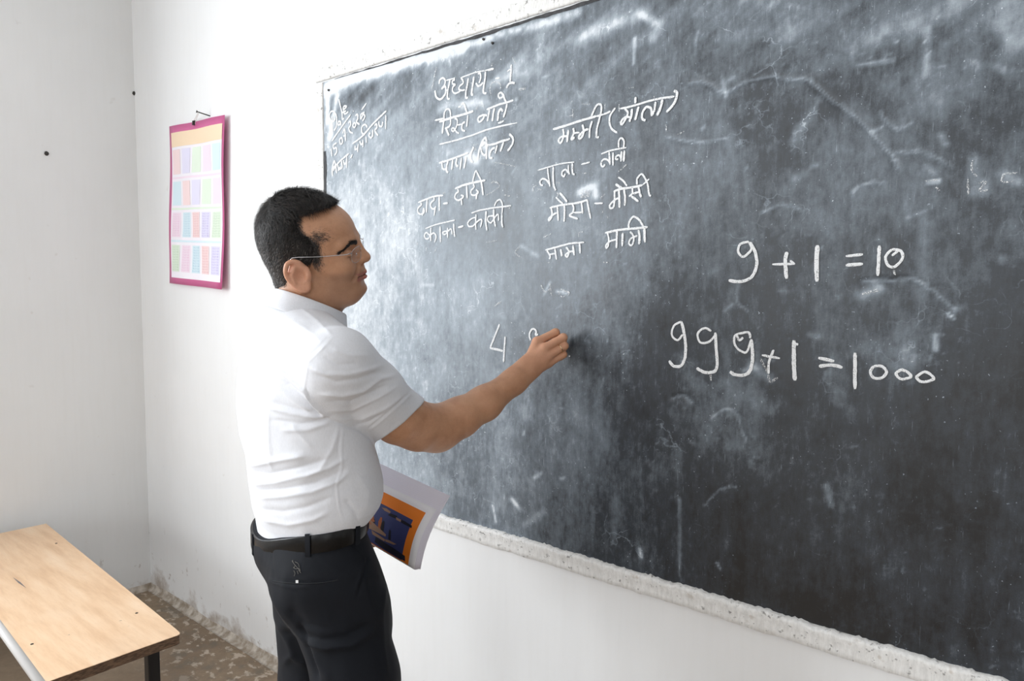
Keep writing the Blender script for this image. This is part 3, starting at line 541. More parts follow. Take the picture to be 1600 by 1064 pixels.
pc = {'salmon': ((.96, .74, .74), (.80, .42, .44)), 'lavender': ((.80, .77, .94), (.52, .46, .76)), 'green': ((.79, .89, .75), (.50, .66, .48)), 'pink': ((.95, .79, .89), (.84, .50, .70)), 'blue': ((.72, .87, .94), (.38, .60, .74))}
for k, (a, b) in pc.items(): M['p_'+k] = pastel('column_'+k, a); M['i_'+k] = pastel('ink_'+k, b)
rim = sheet('rim', 0, 1, 0, 1, M['rim'], 0, chart, 10, 16, .0012)
paper = sheet('paper', .045, .975, .04, .955, M['paper'], .0012, chart, 10, 16)
def text_mesh(s_, size, res=2, spacing=1.0):
    c = bpy.data.curves.new('lettering', 'FONT'); c.body = s_; c.size = size; c.resolution_u = res; c.space_line = spacing; c.align_x = 'CENTER'; c.align_y = 'CENTER'
    o = bpy.data.objects.new('lettering', c); COL.objects.link(o); bpy.context.view_layer.update()
    me = bpy.data.meshes.new_from_object(o.evaluated_get(bpy.context.evaluated_depsgraph_get()))
    V = np.array([v.co[:] for v in me.vertices]); Fc = [list(p.vertices) for p in me.polygons]
    bpy.data.objects.remove(o); bpy.data.meshes.remove(me); return V, Fc
def text_on_chart(s_, uc, vc, wu, hv, mat, off, parent, res=1, spacing=1.0):
    V, Fc = text_mesh(s_, 1.0, res, spacing); mn = V.min(0); mx = V.max(0)
    W_ = [cp(uc+((x-mn[0])/(mx[0]-mn[0])-.5)*wu, vc+((y-mn[1])/(mx[1]-mn[1])-.5)*hv, off) for x, y, z in V]
    o = mesh('lettering', W_, Fc, mat, parent); o['kind'] = 'stuff'; return o
ban = sheet('title_banner', .045, .975, .865, .955, M['banner'], .0018, chart, 10, 3)
text_on_chart('MULTIPLICATION TABLES', .51, .905, .87, .050, M['white_ink'], .0026, ban, 2)
rows = [(.695, .848), (.500, .650), (.300, .455), (.080, .250)]
cols = [['salmon', 'lavender', 'green', 'pink', 'blue'], ['blue', 'salmon', 'lavender', 'green', 'pink'], ['pink', 'blue', 'salmon', 'lavender', 'green'], ['green', 'pink', 'blue', 'salmon', 'lavender']]
k = 0
for r in range(4):
    v0, v1 = rows[r]
    for c in range(5):
        k += 1; u0 = .065+c*.185
        pn = sheet('table_column', u0, u0+.150, v0, v1, M['p_'+cols[r][c]], .0018, chart, 2, 4)
        body = '\n'.join('%d x %d = %d' % (k, j, k*j) for j in range(1, 11))
        text_on_chart(body, u0+.075, (v0+v1)/2, .125, (v1-v0)*.92, M['i_'+cols[r][c]], .0024, pn, 0)
for (vm, cc_) in ((.672, 'pink'), (.478, 'green'), (.275, 'blue')):
    stp = sheet('divider_strip', .055, .965, vm-.006, vm+.006, M['p_'+cc_], .0018, chart, 10, 1)
# string loop and the thin nail it hangs from
n0 = wpt((329, 182)); n1 = on_wall(308, 174.5, -.045)
nail = MB().tube([n0+np.array([0, .012, 0]), n1], .0022, 8).tube([n1, n1+_n(n1-n0)*.003], .005, 10).build('wall_nail', M['iron'])
tag(nail, 'thin rusty nail sticking out of the wall above the times table chart', 'nail')
s0 = cp(.46, .985, .001)
M['string'] = plain('white_string', (.75, .73, .70), .8)
nh = n1*.93+n0*.07
MB().tube([s0+ux*.006, s0+ux*.008+uz*.012, nh+ux*.004-uz*.006, nh+uz*.003, nh-ux*.004-uz*.006, s0-ux*.008+uz*.012, s0-ux*.006], .0011, 6).build('hanging_string', M['string'], chart)
MB().tube([s0-np.array([0, .004, 0])-uz*.004, s0-np.array([0, .004, 0])+uz*.010, s0+np.array([0, .002, 0])+uz*.013], [.006, .0055, .004], 8).build('clip', M['iron'], chart)

# ---------------------------------------------------------------- bench
BHT = .45
e0 = on_z(72, 818, BHT); e1 = on_z(284, 990, BHT); e2 = on_z(100, 1061, BHT); e2 = e1+(e2-e1)*1.0
bx = _n(e1-e0); by = np.cross([0, 0, 1], bx); BLn = np.linalg.norm(e1-e0)
BWd = .345
g0 = on_z(67, 1064, BHT); BWd = abs((g0-e1)@by)
bench = empty('bench', tuple((e0+e1)/2-by*BWd/2-np.array([0, 0, BHT])))
tag(bench, 'low bench with a pale beech laminate seat and black steel legs', 'bench')
def wood_mat():
    q = NT('beech_laminate'); g = q.n('ShaderNodeTexCoord'); mp = q.n('ShaderNodeMapping'); mp.inputs['Scale'].default_value = (1.2, 9, 9); q.l(g.outputs['Object'], mp.inputs[0]); v = mp.outputs[0]
    a = q.noise(v, 3, 6, .62); b = q.noise(q.coord((1, 1, 1)), 4, 3); c2 = q.noise(v, 22, 4, .7)
    c = q.ramp(a, [(.3, (.72, .46, .27)), (.5, (.83, .57, .36)), (.7, (.90, .66, .45))])
    c = q.mix(q.ramp(c2, [(.5, 0.0), (.8, .30)]), c, (.60, .38, .22, 1)); c = q.mix(q.ramp(b, [(.55, 0.0), (.75, .25)]), c, (.95, .77, .58, 1))
    s_ = q.noise(q.coord((1, 1, 1)), 38, 2, .5); c = q.mix(q.ramp(s_, [(.76, 0.0), (.79, .6)]), c, (.12, .08, .06, 1))
    q.l(c, q.b.inputs['Base Color']); q.b.inputs['Roughness'].default_value = .42; q.l(q.bump(a, .06, .001), q.b.inputs['Normal']); return q.m
M['wood'] = wood_mat(); M['ply'] = speck('raw_brown_edge', (.07, .04, .025), (.20, .12, .07), 60, .8, .001, stretch=(1, 1, 4))
M['black_steel'] = plain('black_steel', (.012, .012, .014), .4, .2); M['alu'] = plain('worn_pale_edging', (.62, .60, .58), .35)
RB = np.stack([bx, by, [0, 0, 1]], 1)
TH = .028
def bench_pt(u, v, z): return e1+bx*(u)+by*(v)+np.array([0, 0, z])   # u<0 along the bench, v<0 across
# seat top with a slightly chipped outline
n = 60; out = []
for i in range(n): t = i/n; out.append((-BLn*(1-t), .0+.0012*nz(i, 61, .8)))
out[-1] = (-.012, -.001); out.append((0-.003, -.004))
for i in range(n): t = i/n; out.append((0+.0025*nz(i, 62, .9), -.012-(BWd-.012)*t))
for i in range(n): t = i/n; out.append((-BLn*t, -BWd+.0008*nz(i, 63, .8)))
for i in range(20): t = i/20; out.append((-BLn+.001*nz(i, 64, .9), -BWd*(1-t)))
V = [bench_pt(u, v, 0) for u, v in out]+[bench_pt(u, v, -.0012) for u, v in out]; m = len(out)
o = mesh('seat_laminate', V, [list(range(m))[::-1], [m+i for i in range(m)]]+[[i, (i+1) % m, m+(i+1) % m, m+i] for i in range(m)], M['wood'], bench)
sh = lambda u, v: (u*.9985-.0012*(1 if u > -.1 else 0), v*.998-.001)
V = [bench_pt(*sh(u, v), -.0013) for u, v in out]+[bench_pt(*sh(u, v), -TH) for u, v in out]
o = mesh('seat_board', V, [list(range(m))[::-1], [m+i for i in range(m)]]+[[i, (i+1) % m, m+(i+1) % m, m+i] for i in range(m)], M['ply'], bench)
tag(o, 'raw brown chipboard core')
o = MB().tube([bench_pt(-BLn, -BWd-.002, -.010), bench_pt(-.002, -BWd-.002, -.010)], .012, 12).build('edge_strip', M['alu'], bench, True); tag(o, 'worn pale rounded edging')
for u in (-.10, -BLn+.12):
    for v in (-.045, -BWd+.045):
        c_ = bench_pt(u, v, -TH-(BHT-TH)/2); bevel(MB().box(c_, (.016, .016, (BHT-TH)/2), RB).build('leg', M['black_steel'], bench), .002)
    MB().box(bench_pt(u, -BWd/2, -TH-.012), (.0155, BWd/2-.062, .012), RB).build('cross_rail', M['black_steel'], bench)
for v in (-.045, -BWd+.045):
    MB().box(bench_pt(-BLn/2, v, -TH-.012), (BLn/2-.128, .0150, .012), RB).build('side_rail', M['black_steel'], bench)
MB().box(bench_pt(-BLn/2, -BWd/2, -BHT+.12), (BLn/2-.128, .012, .012), RB)
for px in ((88, 849), (213.5, 958), (50, 1006.5)):
    p = on_z(*px, BHT); MB().tube([p+np.array([0, 0, -.001]), p+np.array([0, 0, .0008])], .004, 10).build('screw_head', M['iron'], bench)
p0 = on_z(20, 902, BHT); p1 = on_z(41, 919, BHT); dn = (p1-p0); pr = _n(np.cross(dn, [0, 0, 1]))
mesh('ink_scratch', [p0+np.array([0, 0, .0005]), p0*.5+p1*.5+pr*.003+np.array([0, 0, .0005]), p1+np.array([0, 0, .0005]), p0*.5+p1*.5-pr*.003+np.array([0, 0, .0005])], [[0, 1, 2, 3]], plain('grey_scratch', (.20, .18, .18), .6), bench)
# ================================================================ the teacher
# signed distance tools: bodies and clothes are grown as one continuous surface from tapered limbs and ellipsoids
def smin(a, b, k):
    h = np.maximum(k-np.abs(a-b), 0)/k; return np.minimum(a, b)-h*h*k*.25
def smax(a, b, k): return -smin(-a, -b, k)
def cap(P, a, b, ra, rb):
    a = np.asarray(a, np.float32); b = np.asarray(b, np.float32); ab = b-a; t = np.clip(((P-a)@ab)/(ab@ab), 0, 1)
    return np.linalg.norm(P-(a+t[:, None]*ab), axis=1)-(ra+(rb-ra)*t)
def chain(P, pts, rs, k=.01):
    d = None
    for i in range(len(pts)-1):
        e = cap(P, pts[i], pts[i+1], rs[i], rs[i+1]); d = e if d is None else smin(d, e, k)
    return d
def ell(P, c, r, R=None):
    q = P-np.asarray(c, np.float32)
    if R is not None: q = q@np.asarray(R, np.float32)
    r = np.asarray(r, np.float32); k0 = np.linalg.norm(q/r, axis=1); k1 = np.linalg.norm(q/(r*r), axis=1); return k0*(k0-1)/np.maximum(k1, 1e-9)
def surfnet(f, lo, hi, h, slack=1.5, B=8):
    lo = np.array(lo, float); n = np.ceil((np.array(hi)-lo)/(h*B)).astype(int)
    I = np.stack(np.meshgrid(*[np.arange(m) for m in n], indexing='ij'), -1).reshape(-1, 3)
    cc = (lo+(I+.5)*B*h).astype(np.float32); d = np.concatenate([f(c) for c in np.array_split(cc, max(1, len(cc)//200000))])
    I = I[np.abs(d) < B*h*.87*slack]
    G = np.stack(np.meshgrid(*[np.arange(B+1)]*3, indexing='ij'), -1).reshape(-1, 3); S = B+1
    VV = []; KK = []; QA = []
    nt = n*B+2
    key = lambda J: (J[..., 0]*int(nt[1])+J[..., 1])*int(nt[2])+J[..., 2]
    cor = np.array([[i, j, k] for i in (0, 1) for j in (0, 1) for k in (0, 1)])
    edges = [(a, b) for a in range(8) for b in range(a+1, 8) if np.abs(cor[a]-cor[b]).sum() == 1]
    for ch in np.array_split(I, max(1, len(I)//400)):
        J = ch[:, None, :]*B+G[None]; P = (lo+J.reshape(-1, 3)*h).astype(np.float32)
        D = f(P).reshape(len(ch), S, S, S)
        C = np.stack([D[:, i:i+B, j:j+B, k:k+B] for i, j, k in cor], -1); s = C < 0
        act = s.any(-1) & ~s.all(-1); w_ = np.argwhere(act); Ca = C[act]; acc = np.zeros((len(Ca), 3)); cnt = np.zeros(len(Ca))
        for a, b in edges:
            m = (Ca[:, a] < 0) != (Ca[:, b] < 0); t = Ca[m, a]/(Ca[m, a]-Ca[m, b]); acc[m] += cor[a]+(cor[b]-cor[a])*t[:, None]; cnt[m] += 1
        Jc = ch[w_[:, 0]]*B+w_[:, 1:]; VV.append(lo+(Jc+acc/cnt[:, None])*h); KK.append(key(Jc))
        for ax in range(3):      # sign change along the edge starting at the cell's base corner
            e = cor.tolist().index([int(ax == q) for q in range(3)]); m = (Ca[:, 0] < 0) != (Ca[:, e] < 0)
            o1, o2 = [np.eye(3, dtype=int)[q] for q in range(3) if q != ax]; Jm = Jc[m]
            q4 = np.stack([key(Jm), key(Jm-o1), key(Jm-o1-o2), key(Jm-o2)], -1); fl = (Ca[m, 0] < 0) ^ (ax == 1)
            q4[~fl] = q4[~fl][:, ::-1]; QA.append(q4)
    V = np.concatenate(VV); K = np.concatenate(KK); Q = np.concatenate(QA)
    K, u = np.unique(K, return_index=True); V = V[u]
    pos = np.searchsorted(K, Q); pos = np.clip(pos, 0, len(K)-1); ok = (K[pos] == Q).all(1); return V, pos[ok]
def smooth(V, Q, it=2, lam=.5):
    E = np.concatenate([Q[:, [0, 1]], Q[:, [1, 2]], Q[:, [2, 3]], Q[:, [3, 0]]])
    for k in range(it):
        s = np.zeros_like(V); c = np.zeros(len(V))
        for a, b in ((0, 1), (1, 0)):
            for j in range(3): s[:, j] += np.bincount(E[:, a], V[E[:, b], j], len(V))
            c += np.bincount(E[:, a], minlength=len(V))
        V = V+lam*(s/np.maximum(c, 1)[:, None]-V)
    return V
def normals(V, Q):
    n_ = np.cross(V[Q[:, 2]]-V[Q[:, 0]], V[Q[:, 3]]-V[Q[:, 1]]); N = np.zeros_like(V)
    for k in range(4):
        for j in range(3): N[:, j] += np.bincount(Q[:, k], n_[:, j], len(V))
    return N/np.maximum(np.linalg.norm(N, axis=1), 1e-12)[:, None]
def pd2(X, Y, pl):     # distance from points to a polyline in the plane, and the running parameter
    d = np.full(X.shape, 1e9); tt = np.zeros(X.shape); L = 0; tot = sum(math.dist(a, b) for a, b in zip(pl[:-1], pl[1:]))
    for a, b in zip(pl[:-1], pl[1:]):
        ax, ay = a; bx_, by_ = b[0]-ax, b[1]-ay; l2 = bx_*bx_+by_*by_+1e-9; t = np.clip(((X-ax)*bx_+(Y-ay)*by_)/l2, 0, 1)
        e = np.hypot(X-ax-t*bx_, Y-ay-t*by_); m = e < d; d[m] = e[m]; tt[m] = (L+t[m]*math.sqrt(l2))/tot; L += math.sqrt(l2)
    return d, tt
CX = RM[:, 0]; CF = -RM[:, 2]
ANG_R = math.degrees(math.atan2(CX[1], CX[0]))     # heading of the picture's right
def hd(a): return np.array([math.cos(math.radians(a)), math.sin(math.radians(a)), 0])
# ---- frame of the head
PSI = 16.0; ROLL = 18.0; HD_ = 1.355
HO = at(486, 396.3, HD_)
Xh = hd(ANG_R+16.4-PSI); Y0 = np.cross([0, 0, 1], Xh); cr, sr = math.cos(math.radians(ROLL)), math.sin(math.radians(ROLL))
Yh = Y0*cr+np.array([0, 0, sr]); Zh = np.cross(Xh, Yh); RH = np.stack([Xh, Yh, Zh], 1)
SX = HD_*.958/F/4.433; SZ = HD_/F/4.433; cp_, sp_ = math.cos(math.radians(PSI)), math.sin(math.radians(PSI))
def loc(cx, cy_, Y):      # reading of the profile -> head frame (metres) at side offset Y (mm)
    Y = Y/1000; return np.array([((cx-470)*SX-Y*sp_)/cp_, Y, ((560-cy_)*SZ-Y*sr)/cr])
def hw(p): return HO+RH@np.asarray(p, float)
m_ = 1/1000
EAR = [np.array(q) for q in crom([loc(402, 650, -76), loc(385, 632, -80), loc(345, 626, -84), loc(308, 645, -89), loc(293, 690, -91), loc(303, 738, -88), loc(345, 785, -82), loc(395, 806, -78), loc(422, 800, -75), loc(432, 772, -73)], 3)]
def head_sdf(p, hair=False):
    """p in head frame, metres"""
    E = lambda c, r, R=None: ell(p, np.array(c)*m_, np.array(r)*m_, R)
    d = E((-11, 0, 38), (84, 72, 79)); d = smin(d, E((35, 0, 45), (53, 60, 46)), .03)
    if hair: return smin(d, cap(p, np.array((-20, 0, -20))*m_, np.array((-14, 0, -95))*m_, .053, .055), .03)
    d = smin(d, E((42, 0, -8), (49, 57, 60)), .03)
    d = smin(d, E((40, 0, -50), (54, 50, 36)), .03)
    d = smin(d, E((84, 0, -71), (21.5, 21, 15)), .018)
    for s in (-1, 1): d = smin(d, cap(p, np.array((2, s*47, -46))*m_, np.array((72, s*20, -78))*m_, .017, .014), .022)
    d = smin(d, E((45, 0, -84), (38, 36, 22)), .03)
    d = smin(d, E((79, 0, -33), (23, 27, 25)), .018)
    for s in (-1, 1):
        d = smin(d, E((66, s*36, -14), (22, 18, 18)), .020)                                   # cheeks
        d = smin(d, cap(p, np.array((85, s*14, 31))*m_, np.array((72, s*44, 27))*m_, .0085, .008), .014)   # brow ridge
        d = smax(d, -E((95, s*31, 11), (15, 17, 11)), .012)                                   # eye socket
        d = smin(d, E((76.5, s*31, 8), (12.6, 13.6, 12.2)), .003); d = smax(d, -E((87, s*31, 17.5), (5, 14, 1.3)), .003)                             # closed lid over the eyeball
    # nose
    d = smin(d, cap(p, np.array((90, 0, 27))*m_, np.array((104.5, 0, -4))*m_, .0068, .0098), .012)
    d = smin(d, E((107, 0, -7), (10.0, 9.5, 8.5)), .008)
    for s in (-1, 1):
        d = smin(d, E((97, s*12.5, -10), (9.5, 6.5, 7.5)), .003)
        d = smax(d, -E((103, s*7.5, -18), (6.5, 3.8, 4.6)), .002)
        d = smax(d, -cap(p, np.array((98, s*20.5, -14))*m_, np.array((86, s*31, -44))*m_, .0020, .0026), .007)  # fold beside the mouth
        d = smax(d, -E((86, s*25, 0), (5, 9, 1.6)), .006)                                     # crease under the eye
    # lips
    for s in (-1, 1):
        d = smin(d, cap(p, np.array((102, s*1, -36.0))*m_, np.array((85, s*25.5, -41.5))*m_, .0052, .0024), .004)
        d = smin(d, cap(p, np.array((101.5, s*1, -47.0))*m_, np.array((86, s*23.5, -43))*m_, .0062, .0028), .004)
    d = smax(d, -E((101, 0, -41.5), (17, 25, 1.1)), .002)
    d = smax(d, -E((108, 0, -58), (8, 16, 5)), .010)
    # ears
    for s in (-1, 1):
        f_ = np.array([1, -s, 1]); pts = [e*f_ for e in EAR]
        plate = ell(p, np.array((-5, s*79.5, -22))*m_, np.array((18, 4.5, 27))*m_, EARR[s]); plate = smin(plate, E((2, s*74, -22), (17, 5, 22)), .006); plate = smax(plate, -E((3, s*87, -19), (11.5, 12.5, 15.5)), .003)
        d = smin(d, plate, .006)
        d = smin(d, chain(p, pts, np.interp(np.linspace(0, 1, len(pts)), [0, .1, .5, .68, .8, 1], [.0028, .0034, .0036, .0045, .0062, .0045]), .003), .004)
        d = smin(d, cap(p, pts[0], pts[0]+np.array([.008, -s*.004, -.018]), .0032, .003), .004)
        d = smin(d, chain(p, [np.array((-9, s*84.5, -5))*m_, np.array((-15, s*87, -18))*m_, np.array((-11, s*85, -35))*m_], [.0026, .003, .0026], .003), .004)   # antihelix
        d = smin(d, E((11, s*77, -24), (4, 4.5, 6)), .004)                                      # tragus
    return d
def rotm(ax, deg): return np.array(Matrix.Rotation(math.radians(deg), 3, ax))
EARR = {-1: rotm('Z', 12)@rotm('Y', -14), 1: rotm('Z', -12)@rotm('Y', -14)}
# ---- arms, hand
A3 = lambda x, y, d: at(x, y, d)
SHR = A3(530, 566, 1.215); ELB = A3(683, 668, 1.42); FMID = A3(757, 630, 1.49); WR = A3(820, 583, 1.570)
MC = [A3(839, 534, 1.603), A3(851, 544, 1.592), A3(857, 556, 1.592), A3(857, 568, 1.598)]
PI = [A3(868, 519.5, 1.618), A3(880, 527.5, 1.606), A3(882, 540.5, 1.606), A3(880.5, 554, 1.612)]
DI = [A3(873, 529, 1.645), A3(880, 536, 1.634), A3(879, 547, 1.632), A3(876, 558, 1.632)]
TI = [A3(860, 537, 1.655), A3(864, 543, 1.646), A3(860, 551, 1.640), A3(861, 560, 1.634)]
TH_ = [A3(826, 566, 1.596), A3(833, 552, 1.628), A3(846, 546, 1.654), A3(857, 541, 1.664)]
def bar(P, a, b, wa, wb, th_a, th_b, n_):      # flat tapered limb: wide across, thin along n_
    ab = b-a; t = np.clip(((P-a)@ab)/(ab@ab), 0, 1)[:, None]; q = P-(a+t*ab); n_ = _n(n_-_n(ab)*n_.dot(_n(ab)))
    u = (q@n_)[:, None]; w_ = q-u*n_; W_ = wa+(wb-wa)*t[:, 0]; TT = th_a+(th_b-th_a)*t[:, 0]
    k = np.sqrt((np.linalg.norm(w_, axis=1)/W_)**2+(u[:, 0]/TT)**2); return (k-1)*np.minimum(W_, TT)
def right_arm(P):
    d = chain(P, [SHR+np.array([0, 0, -.012]), A3(622, 653, 1.335), A3(654, 666, 1.380), ELB], [.054, .0450, .0440, .0400], .03)
    d = smin(d, chain(P, [ELB, ELB+(FMID-ELB)*.45+np.array([0, 0, -.003]), FMID, WR+(FMID-WR)*.25], [.0395, .0405, .0355, .027], .02), .03)
    d = smin(d, ell(P, ELB+np.array([0, 0, -.008]), (.035, .035, .034)), .03)
    d = smin(d, bar(P, WR+(FMID-WR)*.30, WR+(MC[1]-WR)*.25, .0300, .0300, .0215, .017, CF), .012)
    for m, r0, r1 in zip(MC, (.0135, .014, .0135, .0125), (.0118, .0116, .0108, .0100)):
        d = smin(d, cap(P, WR+(m-WR)*.15, m+CF*.002, r0, r1), .010)
    palm = (MC[0]+MC[3]+WR)/3+CF*.014; d = smin(d, ell(P, palm, (.030, .018, .026)), .014)
    fr = [(.0103, .0095, .0086, .0078), (.0105, .0097, .0086, .0078), (.0100, .0092, .0082, .0074), (.0090, .0082, .0074, .0068)]
    fing = None
    for m, p1, p2, p3, r in zip(MC, PI, DI, TI, fr):
        e = chain(P, [m, p1, p2, p3], r, .005); fing = e if fing is None else smin(fing, e, .0014)
    d = smin(d, fing, .0055)
    t = chain(P, TH_, [.015, .0125, .0105, .0085], .006); d = smin(d, t, .007)
    return d
# left arm bends under the belly and holds the book
CHC = at(468, 560, 1.36)
SHL = 2*CHC-SHR+np.array([0, 0, -.006])+CX*.018; BKD = hd(ANG_R+16+25)
ELL_ = at(468, 760, 1.64); WRL = at(530, 815, 1.615); HL = at(556, 822, 1.604)
def left_arm(P):
    d = chain(P, [SHL, (SHL+ELL_)/2, ELL_, ELL_*.4+WRL*.6, WRL], [.055, .048, .040, .038, .027], .03)
    d = smin(d, bar(P, WRL, HL, .026, .036, .019, .015, CF), .015)
    for k in range(4):
        b0 = HL+CX*.010+np.array([0, 0, .026-.018*k]); e = chain(P, [b0, b0+CX*.034+CF*.002, b0+CX*.052+CF*-.026, b0+CX*.040+CF*-.050], [.010, .0092, .0085, .0078], .004); d = smin(d, e, .004)
    t0 = HL+np.array([0, 0, .034]); d = smin(d, chain(P, [WRL+np.array([0, 0, .01]), t0, t0+CX*.024-CF*.022, t0+CX*.040-CF*.048], [.016, .0125, .0105, .009], .006), .01)
    return d
NB = at(481, 492, 1.375)
def body_sdf(P):
    lp = ((P-HO)@RH).astype(np.float32)
    far = np.linalg.norm(lp, axis=1) > .22
    d = np.full(len(P), 1.0, np.float32); m = ~far
    if m.any(): d[m] = head_sdf(lp[m])
    d[far] = np.linalg.norm(lp[far], axis=1)-.12
    nk = cap(P, hw((-.012, 0, -.030)), NB, .056, .060); nk = smin(nk, cap(P, hw((.020, 0, -.060)), NB+hd(70)*.008+np.array([0, 0, -.02]), .040, .042), .03)
    d = smin(d, nk, .018)
    t = chain(P, [SHR+np.array([0, 0, -.012]), NB+np.array([0, 0, -.088]), SHL+np.array([0, 0, -.012])], [.046, .050, .046], .03)
    t = smin(t, ell(P, CHC+np.array([0, 0, -.12]), (.10, .085, .20)), .05)
    d = smin(d, t, .02)
    d = smin(d, right_arm(P), .02); d = smin(d, left_arm(P), .02)
    return d
# ---- profile-driven torso and hips: every level is an ellipse (centre, half depth a, half width b, heading)
def levels(rows, d, ray_deg=16.4):
    out = []
    for y, xl, xr, b, th in rows:
        c = at((xl+xr)/2, y, d); h = (xr-xl)/2*d*.958/F; s_ = math.sin(math.radians(th)); a = math.sqrt(max(h*h-(b*s_)**2, .0025))/math.cos(math.radians(th))
        out.append((c[2], c[0], c[1], a, b, ANG_R+ray_deg+th))
    return np.array(sorted(out))
TOR = levels([(470, 418, 496, .06, 22), (482, 407, 507, .09, 22), (496, 397, 520, .13, 22), (514, 387, 540, .17, 22), (535, 378, 556, .19, 22), (565, 371, 562, .196, 22), (600, 367, 566, .196, 22), (640, 367, 570, .19, 23),
              (680, 373, 580, .185, 24), (712, 383, 590, .178, 25), (740, 386, 597, .175, 26), (762, 388, 598, .172, 27), (777, 390, 593, .170, 27), (790, 391, 583, .166, 27), (802, 393, 571, .160, 27), (815, 396, 562, .156, 27), (835, 399, 560, .154, 27), (860, 401, 560, .15, 27)], 1.36)
def level_sdf(P, T_, top=.0, bot=.0):
    z = P[:, 2]; q = [np.interp(z, T_[:, 0], T_[:, k]) for k in range(1, 6)]
    ca, sa = np.cos(np.radians(q[4])), np.sin(np.radians(q[4])); dx = P[:, 0]-q[0]; dy = P[:, 1]-q[1]
    u = dx*ca+dy*sa; v = -dx*sa+dy*ca; k = np.sqrt((u/q[2])**2+(v/q[3])**2)
    d = (k-1)*np.minimum(q[2], q[3]); return smax(smax(d, z-T_[-1, 0]-top, .03), T_[0, 0]-bot-z, .01)
HEM = A3(624, 658, 1.345); SAX = _n(HEM-SHR); _vr = _n(ray(622, 658)); HAX = CX*.635-RM[:, 1]*.772; HAX = _n(HAX-_vr*HAX.dot(_vr)+_vr*.10)
def shirt_sdf(P):
    d = level_sdf(P, TOR)
    d = smin(d, cap(P, NB+np.array([0, 0, -.066])-hd(80)*.012, SHR+np.array([0, 0, -.006]), .040, .0600), .05)
    d = smin(d, cap(P, NB+np.array([0, 0, -.046]), SHL+np.array([0, 0, -.006]), .046, .056), .05)
    sl = chain(P, [SHR, SHR+(HEM-SHR)*.5, HEM+SAX*.01, HEM+SAX*.08], [.0635, .0605, .0600, .0600], .02)
    sl = smax(sl, (P-HEM)@HAX, .002)
    hole = cap(P, HEM-SAX*.035, HEM+SAX*.10, .052, .0575); sl = smax(sl, -hole, .002)
    d = smin(d, sl, .008)
    s2 = SHL+(ELL_-SHL)*.72; ax2 = _n(s2-SHL); sl2 = cap(P, SHL, s2, .066, .060); sl2 = smax(sl2, (P-s2)@ax2, .002); sl2 = smax(sl2, -cap(P, s2-ax2*.03, s2+ax2*.04, .051, .056), .002)
    d = smin(d, sl2, .016)
    # neck opening
    d = smax(d, -cap(P, NB+np.array([0, 0, -.02]), hw((-.018, 0, -.03)), .058, .064), .006)
    return d
FOLDS = [  # (picture polyline, height in mm, half width in px, 'r'idge / 'g'roove) - creases of the cloth, as real relief
 ([(407, 533), (399, 580), (389, 630), (384, 672)], 1.6, 4), ([(412, 536), (405, 580), (395, 630)], -1.2, 3),
 ([(430, 570), (452, 590), (474, 610), (492, 634), (510, 652)], 4.2, 4.5), ([(440, 592), (468, 616), (490, 642), (506, 656)], -3.4, 4.5), ([(425, 596), (455, 622), (488, 646)], 2.2, 4),
 ([(418, 636), (455, 646), (490, 652), (514, 652)], 2.4, 4), ([(424, 628), (458, 638), (492, 646)], -1.8, 3.5), ([(425, 656), (470, 662), (505, 656), (520, 650)], -2.0, 4), ([(440, 672), (480, 672), (515, 660)], 1.8, 4),
 ([(455, 662), (470, 680), (488, 700)], 1.2, 3.5), ([(420, 640), (420, 690), (425, 740)], .9, 3), ([(530, 668), (520, 700), (500, 735), (470, 750)], 1.6, 6),
 ([(377, 724), (400, 726), (440, 718), (480, 712)], 3.4, 6), ([(385, 737), (420, 741), (470, 730), (515, 716)], -2.6, 5), ([(388, 757), (430, 754), (480, 742), (514, 731), (540, 716)], 2.6, 4.5), ([(392, 768), (440, 765), (490, 755), (535, 735)], -2.2, 5),
 ([(398, 778), (440, 776), (490, 768), (530, 751), (545, 738)], 2.2, 4.5), ([(402, 795), (440, 800), (480, 792), (520, 776)], -1.8, 6), ([(410, 812), (450, 820), (490, 812), (515, 800)], 1.8, 5), ([(560, 742), (575, 770), (572, 800)], 1.4, 8), ([(540, 780), (555, 800), (560, 815)], -1.5, 5),
 ([(482, 573), (510, 585), (545, 585), (580, 577), (598, 570)], 2.2, 4.5), ([(486, 584), (525, 597), (560, 592), (596, 580)], -2.0, 4.5), ([(500, 616), (535, 618), (566, 611), (594, 592), (613, 588)], 3.0, 4.5), ([(512, 628), (548, 628), (580, 614), (604, 602)], -2.4, 4),
 ([(510, 642), (550, 640), (590, 622), (620, 604)], 1.8, 4), ([(530, 655), (565, 655), (600, 640), (630, 618)], 1.4, 4), ([(548, 666), (575, 660), (600, 646)], -1.6, 3), ([(520, 545), (545, 555), (575, 556)], 1.4, 5), ([(505, 556), (530, 570), (560, 568)], -1.2, 4),
 ([(452, 500), (475, 512), (500, 532)], .9, 5), ([(470, 482), (495, 500), (520, 525)], .9, 4)]
SEAMS = [([(478, 608), (484, 626), (497, 643), (512, 655), (540, 664), (568, 676), (583, 690)], -2.6, 2.4), ([(519, 528), (502, 547), (482, 566), (478, 590), (475, 610), (481, 622), (495, 640), (508, 654)], 1.0, 1.6), ([(514, 525), (497, 543), (475, 563), (470, 588), (466, 600)], -.6, 1.2), ([(443, 545), (480, 564)], .8, 1.4), ([(443, 545), (420, 536), (400, 531)], .6, 1.4),
 ([(537, 662), (533, 700), (535, 728), (526, 760), (530, 795), (537, 815)], 1.1, 1.8), ([(532, 662), (528, 700), (530, 728), (521, 760), (525, 795)], -.6, 1.2), ([(642, 611), (622, 630), (596, 653), (572, 672)], -1.3, 1.4), ([(645, 614), (625, 633), (599, 656), (575, 675)], .9, 1.6)]
